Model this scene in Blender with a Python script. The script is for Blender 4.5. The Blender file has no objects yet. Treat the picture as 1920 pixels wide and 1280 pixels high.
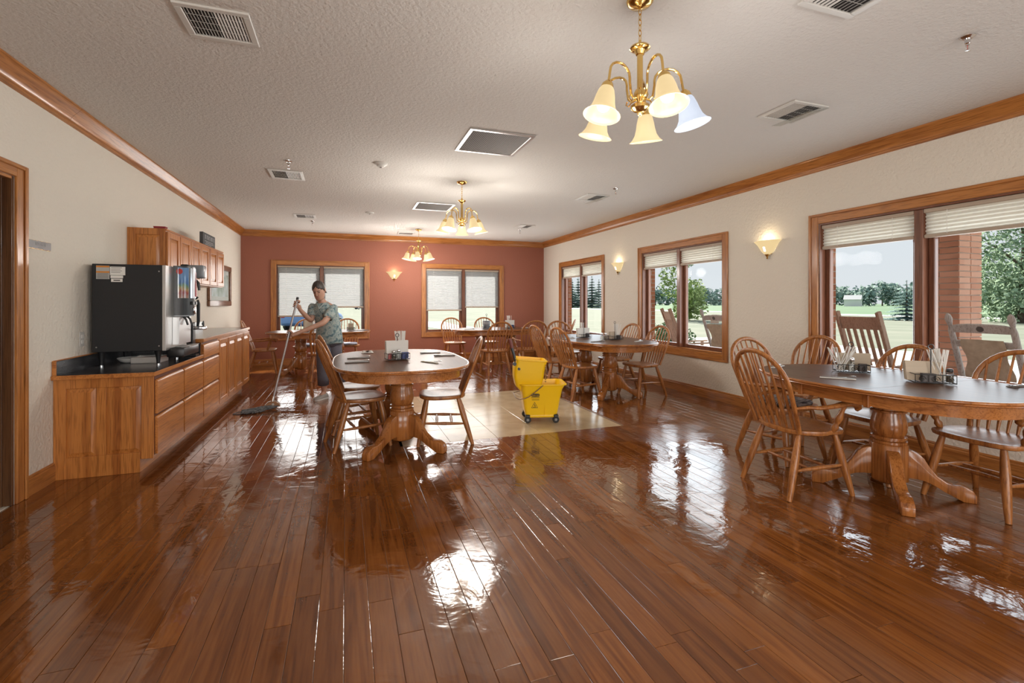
import bpy, bmesh, math, random
from mathutils import Vector, Matrix
R = math.radians
PI = math.pi
sin, cos = math.sin, math.cos
scene = bpy.context.scene
COL = scene.collection
random.seed(7)

# ------------------------------------------------------------------ camera
cam_d = bpy.data.cameras.new('camera')
cam_d.sensor_width = 36.0
cam_d.lens = 900.0 / 1920.0 * 36.0
cam_d.shift_y = -72.0 / 1920.0
cam_d.clip_start = 0.05
cam_d.clip_end = 2000
cam = bpy.data.objects.new('camera', cam_d)
COL.objects.link(cam)
cam.location = (0, 0, 1.29)
cam.rotation_euler = (PI / 2, 0, -math.atan(312.5 / 900.0))
scene.camera = cam

# ------------------------------------------------------------------ sky
world = bpy.data.worlds.new('sky')
scene.world = world
world.use_nodes = True
nt = world.node_tree
nt.nodes.clear()
wo = nt.nodes.new('ShaderNodeOutputWorld')
bg = nt.nodes.new('ShaderNodeBackground')
tc = nt.nodes.new('ShaderNodeTexCoord')
sx = nt.nodes.new('ShaderNodeSeparateXYZ')
rp = nt.nodes.new('ShaderNodeValToRGB')
rp.color_ramp.elements[0].position = 0.0
rp.color_ramp.elements[0].color = (0.83, 0.85, 0.88, 1)
rp.color_ramp.elements[1].position = 1.0
rp.color_ramp.elements[1].color = (0.66, 0.79, 1.0, 1)
nt.links.new(tc.outputs['Generated'], sx.inputs[0])
nt.links.new(sx.outputs['Z'], rp.inputs[0])
nt.links.new(rp.outputs[0], bg.inputs['Color'])
bg.inputs['Strength'].default_value = 0.86
nt.links.new(bg.outputs[0], wo.inputs[0])

# ------------------------------------------------------------------ sun (hazy, beyond the terracotta wall)
sun_d = bpy.data.lights.new('sun', 'SUN')
sun_d.energy = 12.0
sun_d.angle = R(1.5)
sun_d.color = (1.0, 0.93, 0.82)
sun = bpy.data.objects.new('sun', sun_d)
COL.objects.link(sun)
az, el = R(20), R(38)
to_sun = Vector((sin(az) * cos(el), cos(az) * cos(el), sin(el)))
sun.rotation_euler = to_sun.to_track_quat('Z', 'Y').to_euler()
sun.location = (3, 14, 8)

# ------------------------------------------------------------------ area lights added at the window openings, standing in for daylight
def daylight(x, y, z, w, h, direction, watts, col):
    d = bpy.data.lights.new('window_daylight', 'AREA')
    d.shape = 'RECTANGLE'
    d.size, d.size_y = w, h
    d.energy = watts
    d.color = col
    o = bpy.data.objects.new('window_daylight', d)
    COL.objects.link(o)
    o.location = (x, y, z)
    o.rotation_euler = Vector(direction).to_track_quat('-Z', 'Y').to_euler()
for x_ in (-0.475, 2.618):
    daylight(x_, 10.965, 1.35, 1.70, 1.42, (0, -1, 0), 22.0, (1.0, 0.97, 0.93))
for y_ in (9.05, 5.918, 2.759, -0.405):
    daylight(4.80, y_, 1.24, 1.70, 1.20, (-1, 0, 0), 21.0, (0.86, 0.93, 1.0))
for x_ in (-0.475, 2.618):
    daylight(x_, -3.165, 1.35, 1.70, 1.42, (0, 1, 0), 80.0, (1.0, 0.98, 0.95))  # added fill behind the camera, at windows invented to light camera-facing surfaces

LAMP = (5.5, 13.0, 14.0)     # watts of one bulb of each chandelier
SCONCE = 1.3

vs = scene.view_settings
vs.view_transform = 'Standard'
vs.look = 'None'
vs.gamma = 1.0
vs.use_curve_mapping = False
vs.exposure = 0.2
scene.cycles.use_denoising = True
scene.cycles.max_bounces = 9
scene.cycles.diffuse_bounces = 4
scene.cycles.glossy_bounces = 4
scene.cycles.transparent_max_bounces = 16
scene.cycles.sample_clamp_indirect = 6.0
scene.cycles.caustics_reflective = False
scene.cycles.caustics_refractive = False

# ------------------------------------------------------------------ room numbers (metres)
XL, XR, YF, YB, H = -2.005, 4.655, 11.0, -3.2, 2.78

# ------------------------------------------------------------------ materials
def new_mat(name):
    m = bpy.data.materials.new(name)
    m.use_nodes = True
    return m, m.node_tree, m.node_tree.nodes['Principled BSDF']

def mat(name, col, rough=0.5, metal=0.0, spec=0.5, emit=None, estr=0.0, coat=0.0, alpha=1.0):
    m, t, b = new_mat(name)
    b.inputs['Base Color'].default_value = (*col, 1)
    b.inputs['Roughness'].default_value = rough
    b.inputs['Metallic'].default_value = metal
    b.inputs['Specular IOR Level'].default_value = spec
    b.inputs['Coat Weight'].default_value = coat
    b.inputs['Alpha'].default_value = alpha
    if emit:
        b.inputs['Emission Color'].default_value = (*emit, 1)
        b.inputs['Emission Strength'].default_value = estr
    return m

def N(t, kind, **kw):
    n = t.nodes.new(kind)
    for k, v in kw.items():
        setattr(n, k, v)
    return n

def noise_bump(m, scale, dist, strength=1.0, detail=3, coord='Object', stretch=(1, 1, 1)):
    t = m.node_tree
    b = t.nodes['Principled BSDF']
    tc = N(t, 'ShaderNodeTexCoord')
    mp = N(t, 'ShaderNodeMapping')
    mp.inputs['Scale'].default_value = stretch
    no = N(t, 'ShaderNodeTexNoise')
    no.inputs['Scale'].default_value = scale
    no.inputs['Detail'].default_value = detail
    bp = N(t, 'ShaderNodeBump')
    bp.inputs['Strength'].default_value = strength
    bp.inputs['Distance'].default_value = dist
    t.links.new(tc.outputs[coord], mp.inputs[0])
    t.links.new(mp.outputs[0], no.inputs['Vector'])
    t.links.new(no.outputs['Fac'], bp.inputs['Height'])
    t.links.new(bp.outputs[0], b.inputs['Normal'])
    return m

def ramp(t, stops):
    r = N(t, 'ShaderNodeValToRGB')
    e = r.color_ramp.elements
    while len(e) < len(stops):
        e.new(0.5)
    for i, (p, c) in enumerate(stops):
        e[i].position = p
        e[i].color = (*c, 1) if len(c) == 3 else c
    return r

def noisy(name, stops, scale, rough=0.8, detail=5, bump=0.0, coord='Object', stretch=(1, 1, 1)):
    m, t, b = new_mat(name)
    tc = N(t, 'ShaderNodeTexCoord')
    mp = N(t, 'ShaderNodeMapping')
    mp.inputs['Scale'].default_value = stretch
    no = N(t, 'ShaderNodeTexNoise')
    no.inputs['Scale'].default_value = scale
    no.inputs['Detail'].default_value = detail
    r = ramp(t, stops)
    t.links.new(tc.outputs[coord], mp.inputs[0])
    t.links.new(mp.outputs[0], no.inputs['Vector'])
    t.links.new(no.outputs['Fac'], r.inputs[0])
    t.links.new(r.outputs[0], b.inputs['Base Color'])
    b.inputs['Roughness'].default_value = rough
    if bump:
        bp = N(t, 'ShaderNodeBump')
        bp.inputs['Distance'].default_value = bump
        t.links.new(no.outputs['Fac'], bp.inputs['Height'])
        t.links.new(bp.outputs[0], b.inputs['Normal'])
    return m

def wood(name, light, dark, axis='z', rough=0.28, size=1.0, coat=0.25):
    """oak: long streaks and open pores along one axis"""
    m, t, b = new_mat(name)
    st = {'x': (0.045, 1, 1), 'y': (1, 0.045, 1), 'z': (1, 1, 0.045)}[axis]
    tc = N(t, 'ShaderNodeTexCoord')
    mp = N(t, 'ShaderNodeMapping')
    mp.inputs['Scale'].default_value = [s * size for s in st]
    no = N(t, 'ShaderNodeTexNoise')
    no.inputs['Scale'].default_value = 16
    no.inputs['Detail'].default_value = 6
    no.inputs['Distortion'].default_value = 1.2
    n2 = N(t, 'ShaderNodeTexNoise')
    n2.inputs['Scale'].default_value = 130
    n2.inputs['Detail'].default_value = 2
    r = ramp(t, [(0.30, dark), (0.52, light), (0.75, [0.8 * a + 0.2 * d for a, d in zip(light, dark)])])
    r2 = ramp(t, [(0.36, (0.55, 0.5, 0.45)), (0.5, (1, 1, 1))])
    mx = N(t, 'ShaderNodeMix', data_type='RGBA', blend_type='MULTIPLY')
    mx.inputs[0].default_value = 0.7
    t.links.new(tc.outputs['Object'], mp.inputs[0])
    t.links.new(mp.outputs[0], no.inputs['Vector'])
    t.links.new(mp.outputs[0], n2.inputs['Vector'])
    t.links.new(no.outputs['Fac'], r.inputs[0])
    t.links.new(n2.outputs['Fac'], r2.inputs[0])
    t.links.new(r.outputs[0], mx.inputs[6])
    t.links.new(r2.outputs[0], mx.inputs[7])
    t.links.new(mx.outputs[2], b.inputs['Base Color'])
    b.inputs['Roughness'].default_value = rough
    b.inputs['Coat Weight'].default_value = coat
    b.inputs['Coat Roughness'].default_value = 0.12
    b.inputs['Specular IOR Level'].default_value = 0.4
    return m

def translucent(name, col, trans, amount=0.5):
    m = bpy.data.materials.new(name)
    m.use_nodes = True
    t = m.node_tree
    t.nodes.clear()
    o = N(t, 'ShaderNodeOutputMaterial')
    d = N(t, 'ShaderNodeBsdfDiffuse')
    d.inputs[0].default_value = (*col, 1)
    tr = N(t, 'ShaderNodeBsdfTranslucent')
    tr.inputs[0].default_value = (*trans, 1)
    mx = N(t, 'ShaderNodeMixShader')
    mx.inputs[0].default_value = amount
    t.links.new(d.outputs[0], mx.inputs[1])
    t.links.new(tr.outputs[0], mx.inputs[2])
    t.links.new(mx.outputs[0], o.inputs[0])
    return m

def clear_glass(name, tint=(0.95, 0.97, 0.97), refl=1.0, rough=0.0):
    m = bpy.data.materials.new(name)
    m.use_nodes = True
    t = m.node_tree
    t.nodes.clear()
    o = N(t, 'ShaderNodeOutputMaterial')
    tr = N(t, 'ShaderNodeBsdfTransparent')
    tr.inputs[0].default_value = (*tint, 1)
    g = N(t, 'ShaderNodeBsdfGlossy')
    g.inputs['Roughness'].default_value = rough
    fr = N(t, 'ShaderNodeFresnel')
    fr.inputs[0].default_value = 1.45
    mu = N(t, 'ShaderNodeMath', operation='MULTIPLY')
    mu.inputs[1].default_value = refl
    mx = N(t, 'ShaderNodeMixShader')
    ge = N(t, 'ShaderNodeNewGeometry')
    front = N(t, 'ShaderNodeMath', operation='SUBTRACT')
    front.inputs[0].default_value = 1.0
    t.links.new(ge.outputs['Backfacing'], front.inputs[1])
    one = N(t, 'ShaderNodeMath', operation='MULTIPLY')
    t.links.new(fr.outputs[0], one.inputs[0])
    t.links.new(front.outputs[0], one.inputs[1])
    t.links.new(one.outputs[0], mu.inputs[0])
    t.links.new(mu.outputs[0], mx.inputs[0])
    t.links.new(tr.outputs[0], mx.inputs[1])
    t.links.new(g.outputs[0], mx.inputs[2])
    t.links.new(mx.outputs[0], o.inputs[0])
    return m

def floor_wood():
    m, t, b = new_mat('wet_plank_wood')
    ge = N(t, 'ShaderNodeNewGeometry')
    oi = N(t, 'ShaderNodeObjectInfo')
    ad = N(t, 'ShaderNodeMath', operation='ADD')
    t.links.new(oi.outputs['Random'], ad.inputs[0])
    t.links.new(ge.outputs['Random Per Island'], ad.inputs[1])
    mu = N(t, 'ShaderNodeMath', operation='MULTIPLY')
    mu.inputs[1].default_value = 61.0
    t.links.new(ad.outputs[0], mu.inputs[0])
    cx = N(t, 'ShaderNodeCombineXYZ')
    t.links.new(mu.outputs[0], cx.inputs['X'])
    t.links.new(mu.outputs[0], cx.inputs['Z'])
    va = N(t, 'ShaderNodeVectorMath', operation='ADD')
    t.links.new(ge.outputs['Position'], va.inputs[0])
    t.links.new(cx.outputs[0], va.inputs[1])
    mp = N(t, 'ShaderNodeMapping')
    mp.inputs['Scale'].default_value = (1.0, 0.055, 1.0)
    t.links.new(va.outputs[0], mp.inputs[0])
    wv = N(t, 'ShaderNodeTexNoise')
    wv.inputs['Scale'].default_value = 15
    wv.inputs['Detail'].default_value = 2.5
    wv.inputs['Distortion'].default_value = 0.9
    t.links.new(mp.outputs[0], wv.inputs['Vector'])
    rings = N(t, 'ShaderNodeMath', operation='MULTIPLY')
    rings.inputs[1].default_value = 17
    t.links.new(wv.outputs['Fac'], rings.inputs[0])
    sn = N(t, 'ShaderNodeMath', operation='SINE')
    t.links.new(rings.outputs[0], sn.inputs[0])
    mr = N(t, 'ShaderNodeMapRange')
    mr.inputs[1].default_value = -1
    t.links.new(sn.outputs[0], mr.inputs[0])
    fine = N(t, 'ShaderNodeTexNoise')
    fine.inputs['Scale'].default_value = 110
    fine.inputs['Detail'].default_value = 3
    t.links.new(mp.outputs[0], fine.inputs['Vector'])
    ma = N(t, 'ShaderNodeMath', operation='MULTIPLY_ADD')
    ma.inputs[1].default_value = 0.62
    t.links.new(fine.outputs['Fac'], ma.inputs[0])
    hf = N(t, 'ShaderNodeMath', operation='MULTIPLY')
    hf.inputs[1].default_value = 0.42
    t.links.new(mr.outputs[0], hf.inputs[0])
    t.links.new(hf.outputs[0], ma.inputs[2])
    r = ramp(t, [(0.20, (0.115, 0.036, 0.009)), (0.5, (0.175, 0.057, 0.013)), (0.8, (0.225, 0.079, 0.019))])
    t.links.new(ma.outputs[0], r.inputs[0])
    # board-to-board tone
    fr = N(t, 'ShaderNodeMath', operation='FRACT')
    m7 = N(t, 'ShaderNodeMath', operation='MULTIPLY')
    m7.inputs[1].default_value = 7.31
    t.links.new(ad.outputs[0], m7.inputs[0])
    t.links.new(m7.outputs[0], fr.inputs[0])
    tone = ramp(t, [(0.0, (0.72, 0.68, 0.66)), (1.0, (1.12, 1.10, 1.05))])
    t.links.new(fr.outputs[0], tone.inputs[0])
    mx = N(t, 'ShaderNodeMix', data_type='RGBA', blend_type='MULTIPLY')
    mx.inputs[0].default_value = 1.0
    t.links.new(r.outputs[0], mx.inputs[6])
    t.links.new(tone.outputs[0], mx.inputs[7])
    t.links.new(mx.outputs[2], b.inputs['Base Color'])
    # water film: smooth where wet, satin where it has dried
    wet = N(t, 'ShaderNodeTexNoise')
    wet.inputs['Scale'].default_value = 0.85
    wet.inputs['Detail'].default_value = 5
    wet.inputs['Roughness'].default_value = 0.6
    wet.inputs['Distortion'].default_value = 0.8
    t.links.new(ge.outputs['Position'], wet.inputs['Vector'])
    rr = ramp(t, [(0.40, (0.19,) * 3), (0.50, (0.075,) * 3), (0.6, (0.045,) * 3)])
    t.links.new(wet.outputs['Fac'], rr.inputs[0])
    t.links.new(rr.outputs[0], b.inputs['Roughness'])
    # ripples of the film
    rip = N(t, 'ShaderNodeTexNoise')
    rip.inputs['Scale'].default_value = 5.0
    rip.inputs['Detail'].default_value = 3
    rip.inputs['Distortion'].default_value = 1.0
    t.links.new(ge.outputs['Position'], rip.inputs['Vector'])
    rip2 = N(t, 'ShaderNodeTexNoise')
    rip2.inputs['Scale'].default_value = 38.0
    rip2.inputs['Detail'].default_value = 2
    t.links.new(ge.outputs['Position'], rip2.inputs['Vector'])
    s2 = N(t, 'ShaderNodeMath', operation='MULTIPLY_ADD')
    s2.inputs[1].default_value = 0.10
    t.links.new(rip2.outputs['Fac'], s2.inputs[0])
    t.links.new(rip.outputs['Fac'], s2.inputs[2])
    bp = N(t, 'ShaderNodeBump')
    bp.inputs['Strength'].default_value = 1.0
    bp.inputs['Distance'].default_value = 0.0032
    t.links.new(s2.outputs[0], bp.inputs['Height'])
    t.links.new(bp.outputs[0], b.inputs['Normal'])
    b.inputs['Specular IOR Level'].default_value = 0.45
    b.inputs['Coat Weight'].default_value = 0.45
    b.inputs['Coat IOR'].default_value = 1.4
    t.links.new(rr.outputs[0], b.inputs['Coat Roughness'])
    t.links.new(bp.outputs[0], b.inputs['Coat Normal'])
    return m

def brick_mat(name):
    m, t, b = new_mat(name)
    ge = N(t, 'ShaderNodeNewGeometry')
    oi = N(t, 'ShaderNodeObjectInfo')
    ad = N(t, 'ShaderNodeMath', operation='ADD')
    t.links.new(oi.outputs['Random'], ad.inputs[0])
    t.links.new(ge.outputs['Random Per Island'], ad.inputs[1])
    fr = N(t, 'ShaderNodeMath', operation='FRACT')
    t.links.new(ad.outputs[0], fr.inputs[0])
    r = ramp(t, [(0.0, (0.62, 0.32, 0.23)), (0.5, (0.68, 0.38, 0.28)), (1.0, (0.74, 0.45, 0.35))])
    t.links.new(fr.outputs[0], r.inputs[0])
    t.links.new(r.outputs[0], b.inputs['Base Color'])
    b.inputs['Roughness'].default_value = 0.85
    return m

M = {}
M['ceiling'] = noise_bump(mat('ceiling_texture', (0.67, 0.64, 0.60), 0.9), 48, 0.007, detail=3)
M['wall'] = noise_bump(mat('wall_cream', (0.745, 0.69, 0.60), 0.85), 42, 0.008, detail=3)
M['terracotta'] = noise_bump(mat('wall_terracotta', (0.315, 0.112, 0.070), 0.75), 48, 0.003)
OAK_L, OAK_D = (0.47, 0.19, 0.050), (0.27, 0.088, 0.020)
for a in 'xyz':
    M['oak_' + a] = wood('oak_trim_' + a, OAK_L, OAK_D, a)
    M['sash_' + a] = wood('oak_sash_' + a, (0.20, 0.078, 0.042), (0.12, 0.045, 0.026), a)  # same oak as the trim, darkened to put the openings' shade into the colour
M['oak_chair'] = wood('oak_chair', (0.40, 0.155, 0.042), (0.22, 0.072, 0.018), 'z', 0.32, coat=0.1)
M['oak_table'] = wood('oak_table', (0.42, 0.155, 0.040), (0.24, 0.076, 0.018), 'z', 0.24)
M['oak_edge'] = wood('oak_table_edge', (0.44, 0.165, 0.043), (0.25, 0.08, 0.019), 'y', 0.22)
M['table_top'] = wood('table_top_laminate', (0.105, 0.043, 0.018), (0.065, 0.027, 0.012), 'y', 0.34, coat=0.0)
M['table_top'].node_tree.nodes['Principled BSDF'].inputs['Specular IOR Level'].default_value = 0.12
M['cab'] = wood('cabinet_oak_z', (0.54, 0.205, 0.048), (0.34, 0.108, 0.022), 'z', 0.34, coat=0.12)
M['cab_y'] = wood('cabinet_oak_y', (0.54, 0.205, 0.048), (0.34, 0.108, 0.022), 'y', 0.34, coat=0.12)
M['cab_gap'] = mat('cabinet_shadow_gap', (0.13, 0.035, 0.012), 0.5)
M['door'] = wood('door_walnut_jamb_shade', (0.12, 0.05, 0.018), (0.07, 0.026, 0.009), 'z', 0.35)
M['plank'] = floor_wood()
M['subfloor'] = mat('plank_joint', (0.24, 0.15, 0.09), 0.25)
M['tile'] = noisy('beige_vinyl_tile', [(0.3, (0.44, 0.33, 0.20)), (0.7, (0.56, 0.44, 0.28))], 5, 0.17, 6, 0.0012, 'Object')
M['laminate'] = noisy('dark_laminate', [(0.4, (0.022, 0.022, 0.024)), (0.75, (0.09, 0.09, 0.10))], 260, 0.22, 3)
M['brass'] = mat('polished_brass', (0.80, 0.55, 0.20), 0.16, 1.0)
M['shade_warm'] = mat('alabaster_glass_lit', (0.17, 0.14, 0.09), 0.35, 0, emit=(1.0, 0.75, 0.38), estr=0.66)
M['shade_cool'] = mat('alabaster_glass_lit_cool', (0.14, 0.15, 0.17), 0.35, 0, emit=(0.72, 0.82, 1.0), estr=0.62)
M['bulb_warm'] = mat('bulb_warm', (1, 1, 1), 0.4, emit=(1.0, 0.90, 0.70), estr=6.0)
M['bulb_cool'] = mat('bulb_cool', (1, 1, 1), 0.4, emit=(0.88, 0.94, 1.0), estr=6.0)
M['chrome'] = mat('chrome', (0.72, 0.72, 0.73), 0.14, 1.0)
M['steel'] = mat('brushed_steel', (0.55, 0.54, 0.52), 0.34, 1.0)
M['alu'] = mat('aluminium_frame', (0.75, 0.74, 0.72), 0.32, 0.8)
M['white_metal'] = mat('white_enamel', (0.62, 0.60, 0.56), 0.4)
M['vent_dark'] = mat('duct_dark', (0.035, 0.03, 0.028), 0.8)
M['vent_grey'] = mat('grille_grey', (0.23, 0.20, 0.18), 0.6)
M['acrylic'] = clear_glass('clear_deflector', (0.86, 0.88, 0.88), 1.2, 0.08)
M['glass'] = clear_glass('window_glass', (0.95, 0.97, 0.97), 0.09)
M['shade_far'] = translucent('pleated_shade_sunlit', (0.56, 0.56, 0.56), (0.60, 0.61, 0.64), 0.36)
M['shade_side'] = translucent('pleated_shade_cream', (0.86, 0.84, 0.77), (0.92, 0.90, 0.82), 0.42)
M['shade_rail'] = mat('shade_rail_tan', (0.42, 0.33, 0.25), 0.5)
M['black'] = mat('black_plastic', (0.012, 0.012, 0.013), 0.35)
M['black_wrinkle'] = noise_bump(mat('black_powder_coat', (0.009, 0.009, 0.010), 0.6), 320, 0.001)
M['black_wire'] = mat('black_wire', (0.015, 0.014, 0.014), 0.3, 0.3)
M['white'] = mat('white_paper', (0.78, 0.76, 0.72), 0.8)
M['napkin'] = mat('kraft_napkin', (0.52, 0.43, 0.33), 0.9)
M['napkin_white'] = mat('white_napkin', (0.72, 0.69, 0.64), 0.9)
M['yellow'] = mat('yellow_plastic', (0.92, 0.56, 0.006), 0.36)
M['ink'] = mat('black_ink', (0.02, 0.018, 0.016), 0.5)
M['rubber'] = mat('black_rubber', (0.02, 0.02, 0.02), 0.6)
M['concrete'] = noisy('porch_concrete', [(0.3, (0.46, 0.44, 0.41)), (0.7, (0.54, 0.52, 0.49))], 3, 0.9)
M['brick'] = brick_mat('pillar_brick')
M['mortar'] = mat('mortar', (0.66, 0.62, 0.58), 0.95)

# ------------------------------------------------------------------ mesh helpers
class MB:
    def __init__(self):
        self.v, self.f = [], []
    def add(self, vs_, fs_):
        o = len(self.v)
        self.v += [tuple(p) for p in vs_]
        self.f += [tuple(i + o for i in q) for q in fs_]
        return self
    def box(self, x0, x1, y0, y1, z0, z1):
        return self.add([(x0, y0, z0), (x1, y0, z0), (x1, y1, z0), (x0, y1, z0), (x0, y0, z1), (x1, y0, z1), (x1, y1, z1), (x0, y1, z1)],
                        [(3, 2, 1, 0), (4, 5, 6, 7), (0, 1, 5, 4), (1, 2, 6, 5), (2, 3, 7, 6), (3, 0, 4, 7)])
    def obox(self, c, ax, ay, az):
        """oriented box from centre and three half vectors"""
        c, ax, ay, az = map(Vector, (c, ax, ay, az))
        p = [c + sx_ * ax + sy_ * ay + sz_ * az for sz_ in (-1, 1) for sx_, sy_ in ((-1, -1), (1, -1), (1, 1), (-1, 1))]
        return self.add(p, [(3, 2, 1, 0), (4, 5, 6, 7), (0, 1, 5, 4), (1, 2, 6, 5), (2, 3, 7, 6), (3, 0, 4, 7)])
    def loft(self, rings, cap0=True, cap1=True, closed=True):
        n = len(rings[0])
        o = []
        fs = []
        for r_ in rings:
            o += list(r_)
        for i in range(len(rings) - 1):
            for j in range(n if closed else n - 1):
                a, b2 = i * n + j, i * n + (j + 1) % n
                fs.append((a, b2, b2 + n, a + n))
        if cap0:
            fs.append(tuple(reversed(range(n))))
        if cap1:
            fs.append(tuple((len(rings) - 1) * n + j for j in range(n)))
        return self.add(o, fs)
    def lathe(self, prof, seg=16, c=(0, 0, 0), mat4=None, cap0=True, cap1=True):
        rings = []
        for r_, z in prof:
            ring = []
            for k in range(seg):
                a = 2 * PI * k / seg
                p = Vector((r_ * cos(a), r_ * sin(a), z))
                if mat4 is not None:
                    p = mat4 @ p
                ring.append(p + Vector(c))
            rings.append(ring)
        return self.loft(rings, cap0, cap1)
    def tube(self, pts, rad, seg=8, flat=1.0, up=None, cap=True):
        pts = [Vector(p) for p in pts]
        n = len(pts)
        if not hasattr(rad, '__len__'):
            rad = [rad] * n
        rings = []
        prev = None
        for i in range(n):
            d = (pts[min(i + 1, n - 1)] - pts[max(i - 1, 0)])
            if d.length < 1e-9:
                d = Vector((0, 0, 1))
            d.normalize()
            if prev is None:
                u = Vector(up) if up else (Vector((0, 0, 1)) if abs(d.z) < 0.9 else Vector((1, 0, 0)))
            else:
                u = prev
            u = u - d * u.dot(d)
            if u.length < 1e-6:
                u = d.orthogonal()
            u.normalize()
            w = d.cross(u)
            prev = u
            rings.append([pts[i] + rad[i] * (cos(2 * PI * k / seg) * u * flat + sin(2 * PI * k / seg) * w) for k in range(seg)])
        return self.loft(rings, cap, cap)
    def prism(self, poly, a, b2, plane='xy'):
        """extrude a 2D polygon between a and b along the third axis"""
        def P(p, h):
            return {'xy': (p[0], p[1], h), 'xz': (p[0], h, p[1]), 'yz': (h, p[0], p[1])}[plane]
        return self.loft([[P(p, a) for p in poly], [P(p, b2) for p in poly]])
    def build(self, name, material, parent=None, bevel=0.0, seg=1, smooth=35, loc=None):
        me = bpy.data.meshes.new(name)
        me.from_pydata([tuple(p) for p in self.v], [], self.f)
        bm = bmesh.new()
        bm.from_mesh(me)
        bmesh.ops.recalc_face_normals(bm, faces=bm.faces)
        if bevel:
            es = [e for e in bm.edges if len(e.link_faces) == 2 and e.calc_face_angle(0) > 0.5]
            bmesh.ops.bevel(bm, geom=es, offset=bevel, segments=seg, affect='EDGES', profile=0.5)
        bm.to_mesh(me)
        bm.free()
        if smooth:
            me.polygons.foreach_set('use_smooth', [True] * len(me.polygons))
            me.set_sharp_from_angle(angle=R(smooth))
        me.materials.append(M[material] if isinstance(material, str) else material)
        o = bpy.data.objects.new(name, me)
        COL.objects.link(o)
        if parent is not None:
            o.parent = parent
        if loc is not None:
            o.location = loc
        return o

def tag(o, label=None, cat=None, group=None, kind=None):
    if label: o['label'] = label
    if cat: o['category'] = cat
    if group: o['group'] = group
    if kind: o['kind'] = kind
    return o

def thing(name, label, cat, loc=(0, 0, 0), rz=0.0, group=None):
    o = bpy.data.objects.new(name, None)
    o.empty_display_size = 0.1
    COL.objects.link(o)
    o.location = loc
    o.rotation_euler = (0, 0, rz)
    return tag(o, label, cat, group)

def struct(name, loc=(0, 0, 0)):
    o = bpy.data.objects.new(name, None)
    COL.objects.link(o)
    o.location = loc
    return tag(o, kind='structure')

def copy_tree(o, parent=None):
    c = o.copy()
    COL.objects.link(c)
    c.parent = parent
    for ch in list(o.children):
        copy_tree(ch, c)
    return c

def place(o, loc, rz, label=None, group=None):
    o.location = loc
    o.rotation_euler = (0, 0, rz)
    if label: o['label'] = label
    if group: o['group'] = group
    return o

def clone(o, loc, rz, label=None, group=None):
    return place(copy_tree(o), loc, rz, label, group)

def lerp(a, b2, t):
    return a + (b2 - a) * t

def text_mesh(name, body, size, mtl, parent, m4, align='CENTER', depth=0.0006):
    cu = bpy.data.curves.new(name, 'FONT')
    cu.body = body
    cu.size = size
    cu.align_x = align
    cu.align_y = 'CENTER'
    cu.extrude = depth
    cu.resolution_u = 2
    tmp = bpy.data.objects.new(name, cu)
    COL.objects.link(tmp)
    dg = bpy.context.evaluated_depsgraph_get()
    me = bpy.data.meshes.new_from_object(tmp.evaluated_get(dg))
    bpy.data.objects.remove(tmp)
    me.transform(m4)
    me.materials.clear()
    me.materials.append(M[mtl])
    o = bpy.data.objects.new(name, me)
    COL.objects.link(o)
    o.parent = parent
    return o

# text planes: facing -y (towards the camera), facing +x (off the left wall)
def face_my(x, y, z):
    return Matrix.Translation((x, y, z)) @ Matrix.Rotation(PI / 2, 4, 'X')
def face_px(x, y, z):
    return Matrix.Translation((x, y, z)) @ Matrix.Rotation(PI / 2, 4, 'Z') @ Matrix.Rotation(PI / 2, 4, 'X')
# ================================================================== SETTING
# ---- floor: joint bed, planks, beige tiles
floor = tag(MB().box(XL - 0.3, XR + 0.15, YB - 0.15, YF + 0.15, -0.12, -0.006).build('floor', 'subfloor', smooth=0), kind='structure')
TX0, TX1, TY0, TY1 = 0.465, 2.75, 4.40, 6.685
_plank_mesh = {}
def plank_data(w, l):
    key = (round(w, 3), round(l, 2))
    if key not in _plank_mesh:
        g, c = 0.0008, 0.0016
        mb = MB()
        hw, hl = w / 2 - g, l / 2 - g
        mb.loft([[(-hw, -hl, -0.012), (hw, -hl, -0.012), (hw, hl, -0.012), (-hw, hl, -0.012)],
                 [(-hw, -hl, -c * 0.3), (hw, -hl, -c * 0.3), (hw, hl, -c * 0.3), (-hw, hl, -c * 0.3)],
                 [(-hw + c, -hl + c, 0), (hw - c, -hl + c, 0), (hw - c, hl - c, 0), (-hw + c, hl - c, 0)]])
        o = mb.build('plank', 'plank', smooth=0)
        _plank_mesh[key] = o.data
        bpy.data.objects.remove(o)
    return _plank_mesh[key]
th = math.atan(312.5 / 900.0)
def to_px(x, y, z):
    d = x * sin(th) + y * cos(th)
    if d < 0.3:
        return None
    return 960 + 900 * (x * cos(th) - y * sin(th)) / d, 568 - 900 * (z - 1.29) / d, d
pl = []
rng = random.Random(3)
PW = 0.10
for i in range(67):
    x0 = XL + i * PW
    x1 = min(x0 + PW, XR)
    y = YB - rng.random() * 1.1
    while y < YF:
        L = round(rng.choice((0.9, 1.05, 1.2, 1.2, 1.2)), 2)
        a, b2 = max(y, YB), min(y + L, YF)
        y += L
        if b2 - a < 0.04:
            continue
        xm = (x0 + x1) / 2
        segs = [(a, b2)]
        if TX0 < xm < TX1:
            segs = []
            if a < TY0: segs.append((a, min(b2, TY0)))
            if b2 > TY1: segs.append((max(a, TY1), b2))
        for s0, s1 in segs:
            if s1 - s0 > 0.03:
                pl.append((xm, (s0 + s1) / 2, x1 - x0, s1 - s0))
def shown(p):
    q = to_px(p[0], p[1], 0)
    if q is None or not (-60 < q[0] < 1980 and q[1] < 1330):
        return 0.0
    return p[3] / q[2] ** 3
pl.sort(key=lambda p: -shown(p))
rest = MB()
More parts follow.
